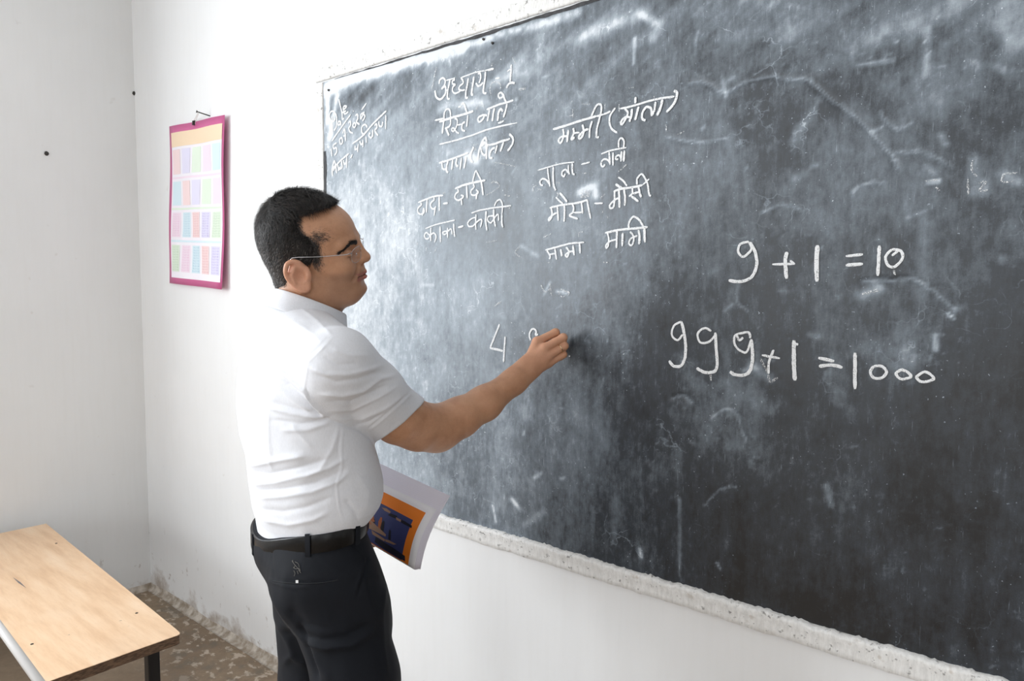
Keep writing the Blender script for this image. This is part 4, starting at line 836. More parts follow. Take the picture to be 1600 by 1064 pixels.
def wrinkle(V, Q, folds, amp=1.0, noise=.0010, near=None):
    N = normals(V, Q); X, Y, D_ = proj(V); view = _n3(C0-V); face = np.clip((N*view).sum(1)*3, 0, 1)
    if near is not None: face = face*(D_ < near)
    h = np.zeros(len(V))
    for pl, a, w_ in folds:
        d, t = pd2(X, Y, pl); h += a*.001*(.5*np.exp(-(d/w_)**2)+.62*np.exp(-(d/(w_*.62))**1.2))*np.clip(np.minimum(t, 1-t)*6+.25, 0, 1)
    h = h*face*amp+noise*(fbm(V*[22, 22, 9], 3, 3)-.5)*2
    return V+N*h[:, None]
def _n3(A): return A/np.linalg.norm(A, axis=1)[:, None]

def cloth(name, col, scale, rough=.85, sheen=0, trans=0):
    q = NT(name); v = q.coord(); f = q.noise(q.coord((1, 1, .35)), scale, 3, .6); g = q.noise(v, 12, 3)
    c = q.mix(q.ramp(f, [(.3, 0.0), (.7, .5)]), tuple(col)+(1,), tuple(x*.86 for x in col)+(1,)); q.l(c, q.b.inputs['Base Color'])
    q.b.inputs['Roughness'].default_value = rough; q.b.inputs['Sheen Weight'].default_value = sheen
    q.l(q.bump(f, .25, .0006), q.b.inputs['Normal']); return q.m
M['shirt'] = cloth('white_linen', (.80, .81, .85), 420, .9)
M['shirt'].node_tree.nodes['Principled BSDF'].inputs['Subsurface Weight'].default_value = .12
M['shirt'].node_tree.nodes['Principled BSDF'].inputs['Subsurface Radius'].default_value = (.01, .01, .01)
M['trousers'] = cloth('dark_navy_cotton', (.0048, .0062, .0100), 500, .78, .02)
def skin_mat():
    q = NT('skin'); v = q.coord(); a = q.noise(v, 26, 4, .6); b = q.noise(v, 330, 3, .6); sm = q.noise(v, 120, 2, .5)
    c = q.ramp(a, [(.3, (.48, .240, .132)), (.5, (.56, .292, .168)), (.7, (.61, .330, .195))])
    c = q.mix(q.attr('lip'), c, (.42, .13, .11, 1)); c = q.mix(q.attr('stubble'), c, (.115, .082, .066, 1)); c = q.mix(q.attr('rosy'), c, (.70, .36, .235, 1))
    c = q.mix(q.attr('dark'), c, (.018, .012, .010, 1)); c = q.mix(q.ramp(b, [(.45, 0.0), (.9, .25)]), c, (.30, .13, .07, 1))
    q.l(c, q.b.inputs['Base Color']); q.b.inputs['Roughness'].default_value = .46
    q.b.inputs['Subsurface Weight'].default_value = .12; q.b.inputs['Subsurface Radius'].default_value = (.012, .005, .003); q.b.inputs['Subsurface Scale'].default_value = 1.0
    q.l(q.bump(b, .18, .0004, q.bump(sm, .12, .0006)), q.b.inputs['Normal']); return q.m
M['skin'] = skin_mat()
FX, FY = on_z(500, 1010, 0)[:2]
man0 = at(480, 840, 1.36)
man = empty('person', (man0[0], man0[1], 0))
tag(man, 'man in a white short sleeved shirt and dark trousers writing on the blackboard', 'person')
allP = np.array([SHR, SHL, ELB, WR, ELL_, HL]+PI+[hw((-.13, 0, .15)), hw((.13, 0, .15)), hw((0, -.1, 0)), hw((0, .1, 0))])
lo = allP.min(0)-.09; hi = allP.max(0)+.09
V, Q = surfnet(body_sdf, lo, hi, .0022, 1.7); V = smooth(V, Q, 1, .4)
L_ = (V-HO)@RH; x_, y_, z_ = (L_*1000).T; near_head = np.linalg.norm(L_, axis=1) < .16
ss = lambda a, b, v: np.clip((v-a)/(b-a), 0, 1)
lipm = near_head*(x_ > 82)*(np.exp(-((z_+37.0)/3.6)**4)+np.exp(-((z_+46.5)/4.6)**4)).clip(0, 1)*(np.abs(y_) < 25)*ss(82, 88, x_)
dark = near_head*((x_ > 88)*np.exp(-((z_+41.3)/1.2)**2)*(np.abs(y_) < 25)*.8+(np.abs(np.abs(y_)-31) < 12)*(x_ > 72)*np.exp(-((z_-(3.5+.012*(np.abs(y_)-31)**2))/1.1)**2)*.95)
stub = near_head*np.clip(ss(-62, -30, -z_*0-30)*0+.38*ss(-20, -35, z_)*ss(20, 60, x_)*(np.linalg.norm(np.stack([x_-104, y_, z_+41]), axis=0) > 12), 0, .26)
rosy = near_head*((np.abs(y_) > 74)*(x_ < 20)*.8)+.0  # ear red also paints in the backlit glow through the rim
kn = np.zeros(len(V))
for m in MC+PI: kn += np.exp(-(np.linalg.norm(V-m, axis=1)/.013)**2)
hand_ = np.exp(-(np.linalg.norm(V-MC[1], axis=1)/.075)**2); rosy = np.clip(rosy+.55*hand_+.2*kn*0, 0, .9)
body = mesh('body', V, Q, M['skin'], man, smooth=True, vcol={'lip': np.clip(lipm, 0, .8), 'dark': np.clip(dark, 0, 1), 'stubble': stub, 'rosy': rosy})
# ---- shirt
lo = np.array([min(TOR[:, 1].min()-.22, SHL[0]-.1), TOR[:, 2].min()-.24, TOR[0, 0]-.01]); hi = np.array([max(HEM[0], SHR[0])+.1, SHL[1]+.12, NB[2]+.09])
V, Q = surfnet(shirt_sdf, lo, hi, .0027, 1.8); V = smooth(V, Q, 4, .5)
V = wrinkle(V, Q, FOLDS, 1.35, .0016); V = wrinkle(V, Q, SEAMS, 1.0, 0)
shirt = mesh('shirt', V, Q, M['shirt'], man, smooth=True)
# ---- collar: a stand round the neck with the leaf folded over it
CC = at(481, 476, 1.365); FD = ANG_R+16.4+14; Fv = hd(FD)*math.cos(.37)-np.array([0, 0, math.sin(.37)]); Sv = hd(FD+90); Nv = _n(np.cross(Fv, Sv))
V = []; Fc = []; n = 72; m = 9
for i in range(n+1):
    ph = math.radians(16+328*i/n); f0 = min(ph, 2*math.pi-ph); fr = math.exp(-(f0/.75)**2)
    r = lambda k: np.cos(ph)*Fv*(.067+.008*fr+k*(1-.62*bk))+np.sin(ph)*Sv*(.0615+k)
    tipd = .034*math.exp(-((f0-.40)/.26)**2); bk = .5-.5*math.cos(f0); low = .040+tipd-.010*bk
    prof = [(-.004, -.026), (-.003, -.008), (-.001, .006), (.002, .0085), (.006, .0065), (.010, -.006), (.0155+.002*fr, -.018), (.0225+.004*fr, -low), (.0205+.004*fr, -low-.001)]
    for k, hgt in prof: V.append(CC+r(k)+Nv*hgt)
for i in range(n):
    for k in range(m-1): Fc.append([i*m+k, (i+1)*m+k, (i+1)*m+k+1, i*m+k+1])
col = mesh('collar', V, Fc, M['shirt'], man, smooth=True); mod = col.modifiers.new('thick', 'SOLIDIFY'); mod.thickness = .0016; mod.offset = 1
s2 = col.modifiers.new('sub', 'SUBSURF'); s2.levels = 1; s2.render_levels = 2
# two small buttons on the placket
for zz in (.72, .80):
    pass
# ---- trousers
HIP = levels([(755, 394, 560, .152, 28), (795, 394, 567, .158, 28), (820, 392, 571, .163, 28), (835, 391, 577, .168, 28), (855, 390, 585, .173, 28), (880, 396, 595, .176, 28), (900, 408, 601, .174, 28), (920, 422, 606, .168, 28), (945, 438, 609, .155, 28)], 1.36)
R0 = A3(522, 925, 1.305); R1 = A3(558, 1060, 1.275); L0 = A3(492, 925, 1.42); L1 = A3(502, 1064, 1.445)
def down(p, q, z): t = (z-p[2])/(q[2]-p[2]); return p+(q-p)*t
RK = R1+np.array([.012, .015, 0])*1.0; RK[2] = .47; LK = L1+np.array([.015, .03, 0]); LK[2] = .47
RA = RK+np.array([-.02, -.01, 0]); RA[2] = .075; LA = LK+np.array([-.02, .01, 0]); LA[2] = .075
zb = at(486, 819, 1.36)[2]
W0 = [float(np.interp(zb, HIP[:, 0], HIP[:, k])) for k in range(1, 6)]; W0 = [W0[0], W0[1], W0[2], W0[3], W0[4]]
def trouser_sdf(P):
    d = level_sdf(P, HIP, .0, .03)
    d = smin(d, ell(P, A3(492, 915, 1.30), (.078, .075, .085)), .04)
    rl = chain(P, [R0, R1, RK, RA], [.088, .0745, .070, .060], .03); ll = chain(P, [L0, L1, LK, LA], [.084, .079, .070, .060], .03)
    d = smin(smin(d, ll, .03), rl, .008)
    d = smax(d, .028-P[:, 2], .002); 
    u_, v_ = (P[:, :2]-np.array(W0[:2]))@hd(W0[4])[:2]/W0[2], (P[:, :2]-np.array(W0[:2]))@hd(W0[4]-90)[:2]/W0[3]
    return smax(d, P[:, 2]-(zb+.0145+.027*np.clip(u_, -1, 1)+.022*np.clip(v_, -1, 1)), .002)
TF = [([(468, 975), (478, 1000), (488, 1030), (498, 1064)], -4.0, 4), ([(405, 900), (425, 935), (450, 972), (470, 995)], 1.6, 4), ([(462, 985), (480, 1004), (510, 1012), (550, 1008), (585, 985)], 3.6, 6), ([(470, 992), (500, 1000), (540, 996), (575, 975)], -2.6, 7), ([(400, 895), (430, 912), (460, 918), (490, 916)], .9, 2.0), ([(405, 905), (440, 950), (470, 985)], 2.0, 8), ([(450, 950), (480, 975), (520, 985)], -1.5, 8), ([(432, 975), (450, 1000), (460, 1030)], 2.4, 7),
      ([(440, 1040), (455, 1025), (480, 1040)], 1.8, 6), ([(604, 905), (596, 960), (598, 1010), (605, 1060)], 1.6, 5), ([(480, 1010), (500, 1040), (515, 1064)], 1.6, 7), ([(560, 880), (575, 930), (590, 980)], 1.2, 9),
      ([(424, 850), (425, 880), (430, 905)], -1.0, 1.6), ([(540, 846), (556, 860), (570, 872), (562, 900), (553, 933)], 1.5, 2.2), ([(543, 846), (559, 862), (574, 874), (566, 902), (557, 934)], -1.8, 2.0), ([(426, 907), (470, 911), (510, 909), (530, 906)], -.8, 1.4), ([(505, 880), (560, 905), (604, 900)], .8, 6)]
lo = np.array([min(HIP[:, 1].min(), LA[0])-.22, HIP[:, 2].min()-.24, .01]); hi = np.array([max(HIP[:, 1].max(), RK[0])+.25, L1[1]+.2, HIP[-1, 0]+.02])
V, Q = surfnet(trouser_sdf, lo, hi, .0042, 1.8); V = smooth(V, Q, 4, .5); V = wrinkle(V, Q, TF, 1.7, .0022)
b_ = M['trousers'].node_tree.nodes['Principled BSDF']; b_.inputs['Specular IOR Level'].default_value = .24
tr = mesh('trousers', V, Q, M['trousers'], man, smooth=True)
# ---- belt with its loops
M['belt'] = speck('black_leather', (.004, .004, .0045), (.008, .0075, .0075), 260, .28, .0003); M['stitch'] = plain('white_tag', (.8, .8, .8), .8); M['metal'] = plain('grey_buckle', (.5, .5, .52), .25, 1)
zb = at(486, 819, 1.36)[2]
def waist(ang, grow, dz=0):
    """point on the belt line at heading ang (deg, world), grown outward"""
    z = zb+dz; q = [float(np.interp(z, HIP[:, 0], HIP[:, k])) for k in range(1, 6)]; q[2] -= .003; q[3] -= .003
    t = math.radians(ang-q[4]); a, b = q[2]+grow, q[3]+grow
    r = 1/math.sqrt((math.cos(t)/a)**2+(math.sin(t)/b)**2); h_ = hd(ang)
    tilt = .027*math.cos(math.radians(ang-q[4]))+.022*math.cos(math.radians(ang-(q[4]-90)))
    return np.array([q[0], q[1], z+tilt])+h_*r
def band(name, a0, a1, prof, mat, n=90, parent=man):
    V = []; Fc = []; m = len(prof)
    for i in range(n+1):
        for g, dz in prof: V.append(waist(a0+(a1-a0)*i/n, g, 0)+np.array([0, 0, dz]))
    for i in range(n):
        for k in range(m): Fc.append([i*m+k, i*m+(k+1) % m, (i+1)*m+(k+1) % m, (i+1)*m+k])
    if abs(a1-a0) < 360: Fc += [[k for k in range(m)][::-1], [n*m+k for k in range(m)]]
    o = mesh(name, V, Fc, mat, parent, smooth=True)
    bm = bmesh.new(); bm.from_mesh(o.data); bmesh.ops.remove_doubles(bm, verts=bm.verts, dist=1e-6); bmesh.ops.recalc_face_normals(bm, faces=bm.faces); bm.to_mesh(o.data); bm.free()
    md = o.modifiers.new('edge', 'EDGE_SPLIT'); md.split_angle = math.radians(50); return o
def beltprof(h_, g0, g1): return [(g0, -h_), (g1-.0006, -h_), (g1, -h_+.0012), (g1, h_-.0012), (g1-.0006, h_), (g0, h_)]
belt = band('belt', 0, 360, beltprof(.0165, .0025, .0075), M['belt']); tag(belt, 'shiny black leather belt'); M['belt'].node_tree.nodes['Principled BSDF'].inputs['Specular IOR Level'].default_value = .25
wb = band('waistband', 0, 360, [(-.006, -.022), (.0022, -.021), (.0024, .016), (-.004, .019)], M['trousers'])
for px in (481, 393.5, 560):
    best = min(range(180, 460), key=lambda a: abs(proj(waist(a, .01))[0]-px)+(0 if (C0-waist(a, 0))@hd(a) > 0 or px == 393.5 else 500))
    lp_ = band('belt_loop', best-1.8, best+1.8, beltprof(.0215, .0075, .0098), M['trousers'], 4)
# buckle at the front
fa = HIP[-1, 5]; mb = MB()
for da, dz in ((-6, 0), (6, 0)): mb.box(waist(fa+da, .010), (.002, .002, .018))
for dz in (-.017, .017): mb.box(waist(fa, .010)+np.array([0, 0, dz]), (.018, .002, .002))
mb.build('buckle', M['metal'], man)
# thread emblem, white tag, pocket welt on the seat of the trousers (found by dropping the picture point on the cloth)
dg = bpy.context.evaluated_depsgraph_get(); bpy.context.view_layer.update()
def hit(o, x, y, off=.0008):
    O_ = Vector(C0)-o.matrix_world.translation; D_ = Vector(ray(x, y)).normalized(); ok, l, nn, i = o.ray_cast(O_, D_)
    return (np.array(l)+np.array(nn)*off+np.array(o.matrix_world.translation), np.array(nn)) if ok else (at(x, y, 1.25), -CF)
def stitched(name, o, polylines, r, mat, off=.0008):
    mb = MB()
    for pl in polylines: mb.tube([hit(o, *p, off)[0] for p in crom(pl, 4)], r, 5)
    return mb.build(name, mat, man)
M['thread'] = plain('grey_thread', (.20, .19, .17), .8)
c4 = lambda pts: [(350+x/2.924, 700+y/2.924) for x, y in pts]
e_ = stitched('emblem', tr, [c4([(312, 515), (322, 530), (335, 545), (348, 560)]), c4([(315, 512), (318, 525)]), c4([(325, 520), (340, 528), (345, 545)]), c4([(318, 545), (330, 552), (345, 550), (350, 562)]), c4([(320, 560), (326, 572), (322, 585)]), c4([(335, 560), (340, 575)]), c4([(342, 558), (352, 570)]), c4([(328, 535), (320, 548)])], .00036, M['thread'], .0010)
e_['kind'] = 'stuff'; e_['label'] = 'small grey embroidered horse rider emblem'
P4 = [hit(tr, *p, .0012)[0] for p in c4([(329, 603), (341, 603), (341, 617), (329, 617)])]
t_ = mesh('pocket_tag', P4, [[0, 1, 2, 3]], M['stitch'], man); t_['label'] = 'tiny white fabric tag'
M['navy_thread'] = plain('dark_piping', (.004, .005, .008), .8)
stitched('pocket_welt', tr, [[(427, 908), (450, 911), (480, 912), (508, 910), (528, 906)]], .0010, M['navy_thread'])
M['gl'] = None
# ---- hair: a shell that rises out of the scalp, with real short strands on it
HL_Z = [-90, -74, -60, -6, -5, 7, 36, 50, 57, 75, 87, 93, 97, 101, 120, 140]; HL_X = [-66, -42, -28, -25, 20, 26, 28, 16, 4, -4, -3, 16, 54, 65, 67, 68]
def hairmask(x, y, z):     # mm; positive inside the hairy region
    return np.interp(z, HL_Z, HL_X)+3*np.sin(z*.9)*(x > 0)+2*np.sin(y*.7+z*.3)-x
def hair_sdf(P):
    lp = ((P-HO)@RH).astype(np.float32); d = head_sdf(lp, True); x, y, z = (lp*1000).T
    t = np.clip(hairmask(x, y, z)/14, -1, 1); low = np.clip((z+80)/24, -1, 1); k = np.minimum(t, low)
    off = np.where(k > 0, .0010+.0062*k**.7, .0010+.006*k)+.0011*(fbm(P*[260, 260, 260], 5, 2)-.5)*(k > 0)+.0020*(fbm(P*[70, 70, 70], 9, 2)-.5)*(k > .3)
    off = off+.003*np.clip((z-90)/30, 0, 1)*(k > 0)
    return d-off
c = hw((-.01, 0, .035)); V, Q = surfnet(hair_sdf, c-.135, c+.135, .0026, 2.0)
L_ = (V-HO)@RH; skin_d = head_sdf(L_.astype(np.float32)); skin_d = np.minimum(skin_d, body_sdf(V.astype(np.float32))); keep = skin_d > -.0015; kq = keep[Q].any(1); Q = Q[kq]
used, inv = np.unique(Q, return_inverse=True); V = V[used]; Q = inv.reshape(-1, 4); L_ = L_[used]
def hair_mat():
    q = NT('hair'); f = q.noise(q.coord((1, 1, 1)), 300, 3, .7); g = q.attr('grey')
    c = q.ramp(f, [(.3, (.004, .0035, .003)), (.7, (.012, .010, .009))]); c = q.mix(q.math('MULTIPLY', g, f), c, (.13, .11, .10, 1))
    q.l(c, q.b.inputs['Base Color']); q.b.inputs['Roughness'].default_value = .6; q.b.inputs['Specular IOR Level'].default_value = .2; q.l(q.bump(f, .8, .002), q.b.inputs['Normal']); return q.m
M['hair'] = hair_mat()
def greyness(L): x, y, z = (L*1000).T; return np.clip(.7*np.clip((45-z)/70, 0, 1)+.25*np.clip((-60-x)/40, 0, 1), 0, 1)
hair = mesh('hair', V, Q, M['hair'], man, smooth=True, vcol={'grey': greyness(L_)})
# strands
for k_ in ():
    pass
N = normals(V, Q); mk = np.minimum(hairmask(*(L_*1000).T), (L_[:, 2]*1000+76)); ok = np.where(mk > -1)[0]
mats = [plain('strand_black', (.0035, .003, .003), .6), plain('strand_brown', (.030, .021, .017), .5), plain('strand_grey', (.16, .14, .13), .5)]
SV = []; SF = []; SM = []
pick = rng.choice(ok, 19000)
Xw, Yw, Zw = RH.T
for i in pick:
    p = V[i]; n_ = N[i]; l = L_[i]*1000; up = max(0, min(1, (l[2]-55)/45))
    flow = (-.95*Zh-.35*Xh)*(1-up)+up*(.62*Xh-.85*Yh*(1 if l[1] < 10 else -.6)+.1*Zh)
    if l[0] < -60: flow = -Zh+.15*Yh
    flow = flow+rng.normal(0, .28, 3); flow = flow-n_*flow.dot(n_); flow /= np.linalg.norm(flow)
    fr_ = 1-.6*(l[0] > 35); ln = (.008+.014*up*fr_)*rng.uniform(.6, 1.3); lift = (.12+.25*rng.random())*(1-.6*(l[0] > 30))
    q0 = p-n_*.001; q1 = p+flow*ln*.55+n_*ln*lift*.6; q2 = p+flow*ln+n_*ln*lift*.55; w_ = np.cross(flow, n_)*(.00022+.00016*rng.random())
    b = len(SV); SV += [q0-w_, q0+w_, q1-w_*.8, q1+w_*.8, q2]; SF += [[b, b+1, b+3, b+2], [b+2, b+3, b+4]]
    gk = greyness(L_[i:i+1])[0]; r_ = rng.random(); mi = 2 if r_ < gk*.55 else (1 if r_ < .35+gk*.2 else 0); SM += [mi, mi]
def fuzz(n_, fn, ln, flow0, mi_p, wid=.00022, lift=.15):
    """short hairs on the skin: fn gives n head-frame points (mm) that are pressed onto the face"""
    l = fn(n_).astype(np.float64)*m_; side = np.abs(l[:, :1]) < .065
    dirn = np.where(side, np.stack([0*l[:, 0], np.sign(l[:, 1]), 0*l[:, 0]], 1), _n3(np.stack([l[:, 0]-.02, l[:, 1]*1.1, 0*l[:, 0]+1e-9], 1)))
    for it in range(10): l = l-dirn*head_sdf(l.astype(np.float32))[:, None]
    e = 1e-3; d0 = [head_sdf((l+np.array(o)).astype(np.float32)) for o in ((0, 0, 0), (e, 0, 0), (0, e, 0), (0, 0, e))]; nn = _n3(np.stack([d0[1]-d0[0], d0[2]-d0[0], d0[3]-d0[0]], 1)+1e-9)
    fl = flow0(l*1000)+rng.normal(0, .2, (n_, 3)); fl = fl-nn*(fl*nn).sum(1)[:, None]; fl = _n3(fl)
    P = l@RH.T+HO; n2 = nn@RH.T; f2 = fl@RH.T; W2 = np.cross(f2, n2)*wid
    for k in range(n_):
        p, n3_, f3, w_ = P[k], n2[k], f2[k], W2[k]; L2 = ln*rng.uniform(.6, 1.2); b = len(SV)
        SV.extend([p-w_-n3_*.0004, p+w_-n3_*.0004, p+f3*L2*.6+n3_*L2*lift-w_*.7, p+f3*L2*.6+n3_*L2*lift+w_*.7, p+f3*L2+n3_*L2*lift*.8]); SF.extend([[b, b+1, b+3, b+2], [b+2, b+3, b+4]])
        r_ = rng.random(); mi = 2 if r_ < mi_p[0] else (1 if r_ < mi_p[0]+mi_p[1] else 0); SM.extend([mi, mi])
st3 = lambda *a: np.stack([np.broadcast_to(np.asarray(v, float), np.shape(a[0]) or (1,)) for v in a], 1)
R_n = rng.normal; R_u = rng.uniform
for s in (-1, 1):
    cst = lambda *v: (lambda l: np.broadcast_to(np.array(v, float), l.shape))
    fuzz(520, lambda n: st3(R_n(32, 10, n), s*70+0*np.zeros(n), R_n(48, 7, n)), .007, cst(.8, 0, .1), (.15, .6), .00016)
    fuzz(700, lambda n: st3(R_n(28, 6, n), s*70+np.zeros(n), R_u(-6, 44, n)), .006, cst(.2, 0, -1), (.30, .4), .00018)
    fuzz(260, lambda n: st3(R_n(25, 4, n), s*70+np.zeros(n), R_n(-14, 7, n)), .005, cst(.1, 0, -1), (.3, .4), .00018)
    fuzz(1500, lambda n: (lambda z: st3(np.interp(z, HL_Z, HL_X)+R_n(1, 4, n), s*70+np.zeros(n), z))(R_u(2, 94, n)), .008, lambda l: st3(np.where(l[:, 2] > 70, .7, .1), 0*l[:, 0], -.6+0*l[:, 0]), (.10, .3), .00022, .2)
    fuzz(900, lambda n: (lambda t: st3(97-27*t, s*(12+41*t), 25+8*np.sin(t*2.7+.1)-13*t**2+R_n(0, 2.3, n)*(1-.65*t)))(R_u(0, 1, n)), .008, lambda l: st3(-.3+0*l[:, 0], s*.9+0*l[:, 0], np.where(np.abs(l[:, 1]) < 34, .25, -.35)), (.02, .25), .00036, .12)
st = mesh('hair_strands', SV, SF, mats[0], man); st['kind'] = 'stuff'
for m2 in mats[1:]: st.data.materials.append(m2)
st.data.polygons.foreach_set('material_index', SM)
# ---- glasses: thin silver wire, rimless lenses
M['wire'] = plain('silver_wire', (.55, .55, .56), .22, 1.0)
def glass_mat():
    q = NT('lens_glass'); t = q.t; o = t.nodes['Material Output']; tr_ = q.n('ShaderNodeBsdfTransparent'); gl = q.n('ShaderNodeBsdfGlossy'); gl.inputs['Roughness'].default_value = .02
    lw = q.n('ShaderNodeLayerWeight'); fr_ = q.math('ADD', q.math('MULTIPLY', q.math('POWER', lw.outputs['Facing'], 4.0), .35), .03); mx = q.n('ShaderNodeMixShader'); tr_.inputs[0].default_value = (.93, .95, .97, 1)
    q.l(fr_, mx.inputs[0]); q.l(tr_.outputs[0], mx.inputs[1]); q.l(gl.outputs[0], mx.inputs[2]); q.l(mx.outputs[0], o.inputs[0]); return q.m
M['glass'] = glass_mat()
g = empty('glasses', tuple(hw((.10, 0, .01)))); g.parent = man; g.location = Vector(hw((.10, 0, .01)))-man.location
LX = 101.0; LZ = 8.0
def lens_pts(s, r=1.0, n=28):
    out = []
    for k in range(n):
        t = 2*math.pi*k/n; c_, s_ = math.cos(t), math.sin(t); e = 2/2.8
        yy = 24*r*math.copysign(abs(c_)**e, c_); zz = 14.5*r*math.copysign(abs(s_)**e, s_); Y = s*33+yy
        out.append(hw(np.array([LX-.0034*max(0, abs(Y)-8)**2-.12*zz*0, Y, LZ+zz])*m_))
    return out
for s in (-1, 1):
    rimp = lens_pts(s); inner = hw(np.array([LX-.0034*25**2, s*33, LZ])*m_)
    V = rimp+[inner]; n = len(rimp); Fc = [[i, n, (i+1) % n] for i in range(n)]
    mesh('lens', V, Fc, M['glass'], g)
    MB().tube(lens_pts(s, 1.0, 40)+[lens_pts(s, 1.0, 40)[0]], .00042, 6).build('rim_wire', M['wire'], g, True)
    hp = np.array([LX-13, s*57, LZ+8]); er = loc(352, 606, -80)*1000; er[1] = s*79
    MB().tube([hw(p*m_) for p in [np.array([LX-7.5, s*54, LZ+8]), hp+[0, s*5, 0], hp+[-7, s*8.5, -.5], (hp+[-7, s*8.5, 0])*.5+er*.5+[0, s*3, 0], er+[10, 0, 2], er+[-3, 0, 0], er+[-14, -s*4, -12]]], [.0009, .0009, .0008, .0007, .0008, .0010, .0012], 8).build('temple', M['wire'], g, True)
    MB().tube([hw(np.array(p)*m_) for p in [(LX-3, s*12, LZ+2), (LX-8, s*10, LZ-2), (LX-9, s*9, LZ-5)]], .0006, 6).tube([hw(np.array(p)*m_) for p in [(LX-9, s*9, LZ-2), (LX-9, s*9.5, LZ-9)]], [.0024, .0026], 8).build('nose_pad', M['wire'], g, True)
MB().tube([hw(np.array(p)*m_) for p in [(LX-.5, -10, LZ+4), (LX+1.5, -4, LZ+7), (LX+1.5, 4, LZ+7), (LX-.5, 10, LZ+4)]], .0008, 8).build('bridge', M['wire'], g, True)
# ---- ring on the ring finger, chalk in the fingers
rc = MC[2]+(PI[2]-MC[2])*.72; ax = _n(PI[2]-MC[2]); u_ = _n(np.cross(ax, [0, 0, 1])); v_ = np.cross(ax, u_)
ring = MB().tube([rc+.0103*(math.cos(t)*u_+math.sin(t)*v_) for t in np.linspace(0, 2*math.pi, 29)], .0011, 8, False).build('ring', plain('gold_ring', (.75, .60, .38), .22, 1), man, True)
tip = on_wall(847, 531, YB-.0022); back = at(863, 547, 1.645)
ch = MB().tube([tip, tip+(back-tip)*.06, back, back+(back-tip)*.02], [.003, .0046, .0052, .0045], 14).build('chalk_stick', plain('white_chalk', (.88, .88, .86), .95)); bevel(ch, .0004, 1)
tag(ch, 'stick of white chalk pinched in the fist against the blackboard', 'chalk')
# ---- shoes under the trouser hems
M['shoe'] = plain('black_shoe_leather', (.012, .011, .010), .3)
def shoe(A, hdg):
    f = hd(hdg); l = hd(hdg+90); R_ = np.stack([f, l, [0, 0, 1]], 1); o = np.array([A[0], A[1], 0])
    def fn(P):
        q = ((P-o)@R_).astype(np.float32); d = smin(ell(q, (.10, 0, .035), (.105, .046, .036)), ell(q, (-.005, 0, .045), (.065, .036, .050)), .04); d = smin(d, cap(q, (-.0, 0, .05), (-.005, 0, .12), .036, .038), .03)
        return smax(d, .012-q[:, 2], .004)
    V, Q = surfnet(fn, o-[.24, .24, .01], o+[.24, .24, .18], .006, 1.8); V = smooth(V, Q, 3)
    s_ = mesh('shoe', V, Q, M['shoe'], man, smooth=True)
    sh_ = []
    for z, k in ((0.0, 1), (.014, 1)):
        for i in range(28):
            t = 2*math.pi*i/28; x = math.cos(t)*.128; y = math.sin(t)*(.044+.006*math.cos(t)); sh_.append(o+f*(x+.070)+l*y+np.array([0, 0, z]))
    mesh('sole', sh_, [list(range(28))[::-1], list(range(28, 56))]+[[i, (i+1) % 28, 28+(i+1) % 28, 28+i] for i in range(28)], M['shoe'], s_)
shoe(RA, 85); shoe(LA, 92)

# ---------------------------------------------------------------- the book in his left hand
book = empty('textbook', tuple(at(600, 810, 1.46))); tag(book, 'curved orange and navy paperback textbook held against the belly by the left hand', 'book')
DB = [1.565, 1.465, 1.445, 1.555]      # depths of TL, TR, BR, BL
BC = [at(545, 731, DB[0]), at(682, 796, DB[1]), at(647.5, 890, DB[2]), at(520, 815, DB[3])]
bn = _n(np.cross(BC[1]-BC[0], BC[3]-BC[0])); bn = bn if bn@(C0-BC[0]) > 0 else -bn
def bpt(u, v, off=0, grow=0):     # u along the long side 0..1, v down 0..1
    p = BC[0]*(1-u)*(1-v)+BC[1]*u*(1-v)+BC[2]*u*v+BC[3]*(1-u)*v
    curl = .010*math.sin(v*math.pi)*(u**2)+.012*u*u*(1-v)*0
    return p+bn*(curl*1.0-off)-_n(BC[1]-BC[0])*(.006*math.sin(v*math.pi)*u)
def bsheet(name, u0, u1, v0, v1, off, mat, parent, nu=10, nv=10, thick=0, fn=None):
    V = [(fn or bpt)(u0+(u1-u0)*i/nu, v0+(v1-v0)*j/nv, off) for j in range(nv+1) for i in range(nu+1)]
    Fc = [[j*(nu+1)+i, j*(nu+1)+i+1, (j+1)*(nu+1)+i+1, (j+1)*(nu+1)+i] for j in range(nv) for i in range(nu)]
    o = mesh(name, V, Fc, mat, parent, smooth=True)
    if thick: md = o.modifiers.new('thick', 'SOLIDIFY'); md.thickness = thick; md.offset = 0
    return o
M['page'] = plain('page_paper', (.90, .87, .97), .6); M['cov'] = plain('white_cover_card', (.93, .92, .96), .35); M['orange'] = plain('orange_print', (.90, .24, .025), .38); M['navy'] = plain('navy_print', (.045, .055, .17), .4)
bsheet('cover', 0, 1, 0, 1, 0, M['cov'], book, 14, 12, .0007)
def opt(u, v, off): return bpt(u, v, off-.0006)
o = bsheet('cover_print', .0, .928, .115, .985, 0, M['orange'], book, 14, 12, fn=opt); o['label'] = 'orange printed border'
o = bsheet('cover_picture', 0, .850, .305, .972, -.0003, M['navy'], book, 12, 10, fn=opt); o['label'] = 'navy printed picture panel'
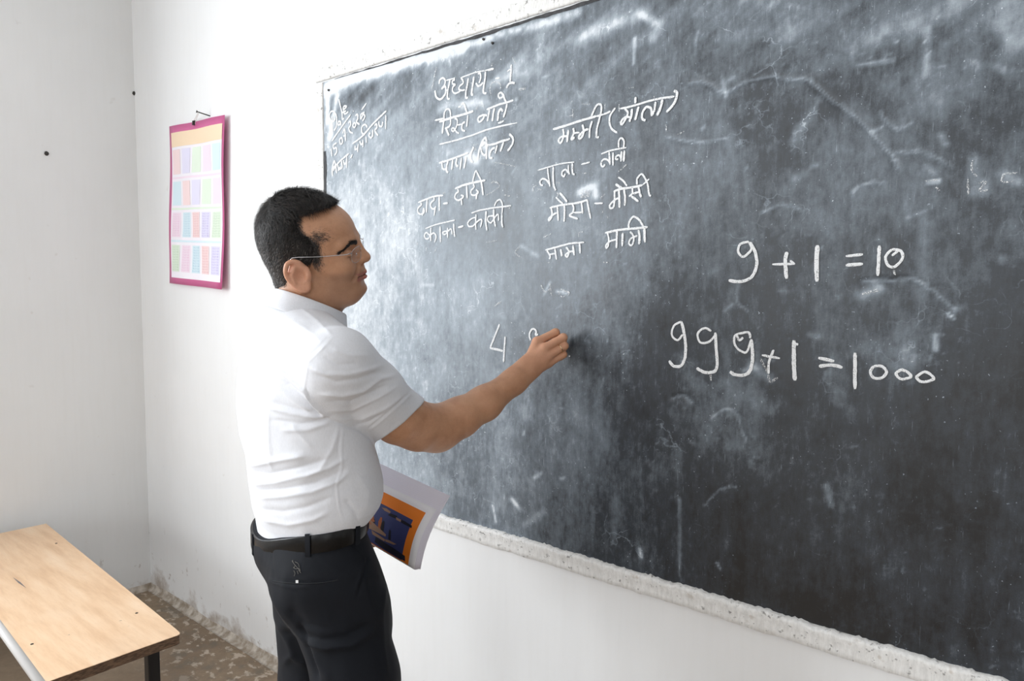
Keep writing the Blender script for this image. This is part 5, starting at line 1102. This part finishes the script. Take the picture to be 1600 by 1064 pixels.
# page block fans away behind the cover, showing above and at the right
def pg(u, v, off):
    lift = .030*(1-v)**1.5; return bpt(u, v, off)+_n(BC[0]-BC[3])*lift*(off/.016)+_n(BC[1]-BC[0])*(.008*(off/.016)*(1-v)+.002)
for k in range(9): bsheet('page', 0, 1.0, 0, 1, .0016+.0018*k, M['page'], book, 10, 8, .0004, pg)
bsheet('back_cover', 0, 1.01, 0, 1, .0185, M['page'], book, 10, 8, .0008, pg)
def bprint(name, polys, mat, label):
    V = []; Fc = []
    for pl in polys:
        b = len(V); pts = []
        for x, y in pl:       # crop reading -> uv on the cover by inverse bilinear search
            sx, sy = 560+x/5.914, 720+y/5.914; best = None; u, v = .6, .5
            for it in range(12):
                X, Y, _d = proj(bpt(u, v, -.0014)); Xu, Yu, _ = proj(bpt(u+.01, v, -.0014)); Xv, Yv, _ = proj(bpt(u, v+.01, -.0014))
                J = np.array([[Xu-X, Xv-X], [Yu-Y, Yv-Y]])/.01; du = np.linalg.solve(J, [sx-X, sy-Y]); u += du[0]; v += du[1]
            pts.append(bpt(u, v, -.0014))
        V += pts; Fc.append([b+i for i in range(len(pts))])
    o = mesh(name, V, Fc, mat, book); o['label'] = label; o['kind'] = 'stuff'; return o
M['tan'] = plain('tan_print', (.34, .20, .13), .4); M['dk'] = plain('dark_print', (.012, .012, .02), .4); M['rust'] = plain('rust_print', (.42, .12, .04), .4); M['water'] = plain('dark_water_print', (.018, .018, .035), .4)
bprint('print', [[(65, 560), (110, 545), (255, 680), (250, 700), (180, 665), (90, 620)], [(120, 640), (245, 725), (240, 745), (130, 680)], [(245, 725), (285, 735), (350, 770), (325, 775), (250, 745)]], M['tan'], 'tan boats and roofs in the cover picture')
bprint('print', [[(180, 620), (185, 560), (205, 520), (220, 525), (212, 600), (205, 640)], [(65, 555), (100, 500), (140, 500), (150, 560), (120, 590)]], M['rust'], 'rust coloured towers in the cover picture')
bprint('print', [[(195, 640), (215, 570), (235, 550), (242, 570), (228, 655)], [(275, 725), (280, 650), (290, 630), (300, 650), (298, 735)], [(135, 570), (140, 530), (152, 545), (150, 580)], [(270, 500), (300, 485), (360, 510), (350, 535), (320, 525)], [(390, 540), (425, 555), (495, 600), (490, 622), (430, 590), (395, 570)]], M['dk'], 'dark towers and illegible lettering in the cover picture')
bprint('print', [[(215, 430), (260, 440), (300, 470), (290, 485), (240, 460)], [(345, 520), (395, 545), (390, 565), (350, 545)]], M['tan'], 'faded illegible lettering in the cover picture')
bprint('print', [[(150, 750), (160, 700), (250, 760), (330, 810), (430, 880), (432, 930), (360, 890), (260, 830)]], M['water'], 'dark water in the cover picture')
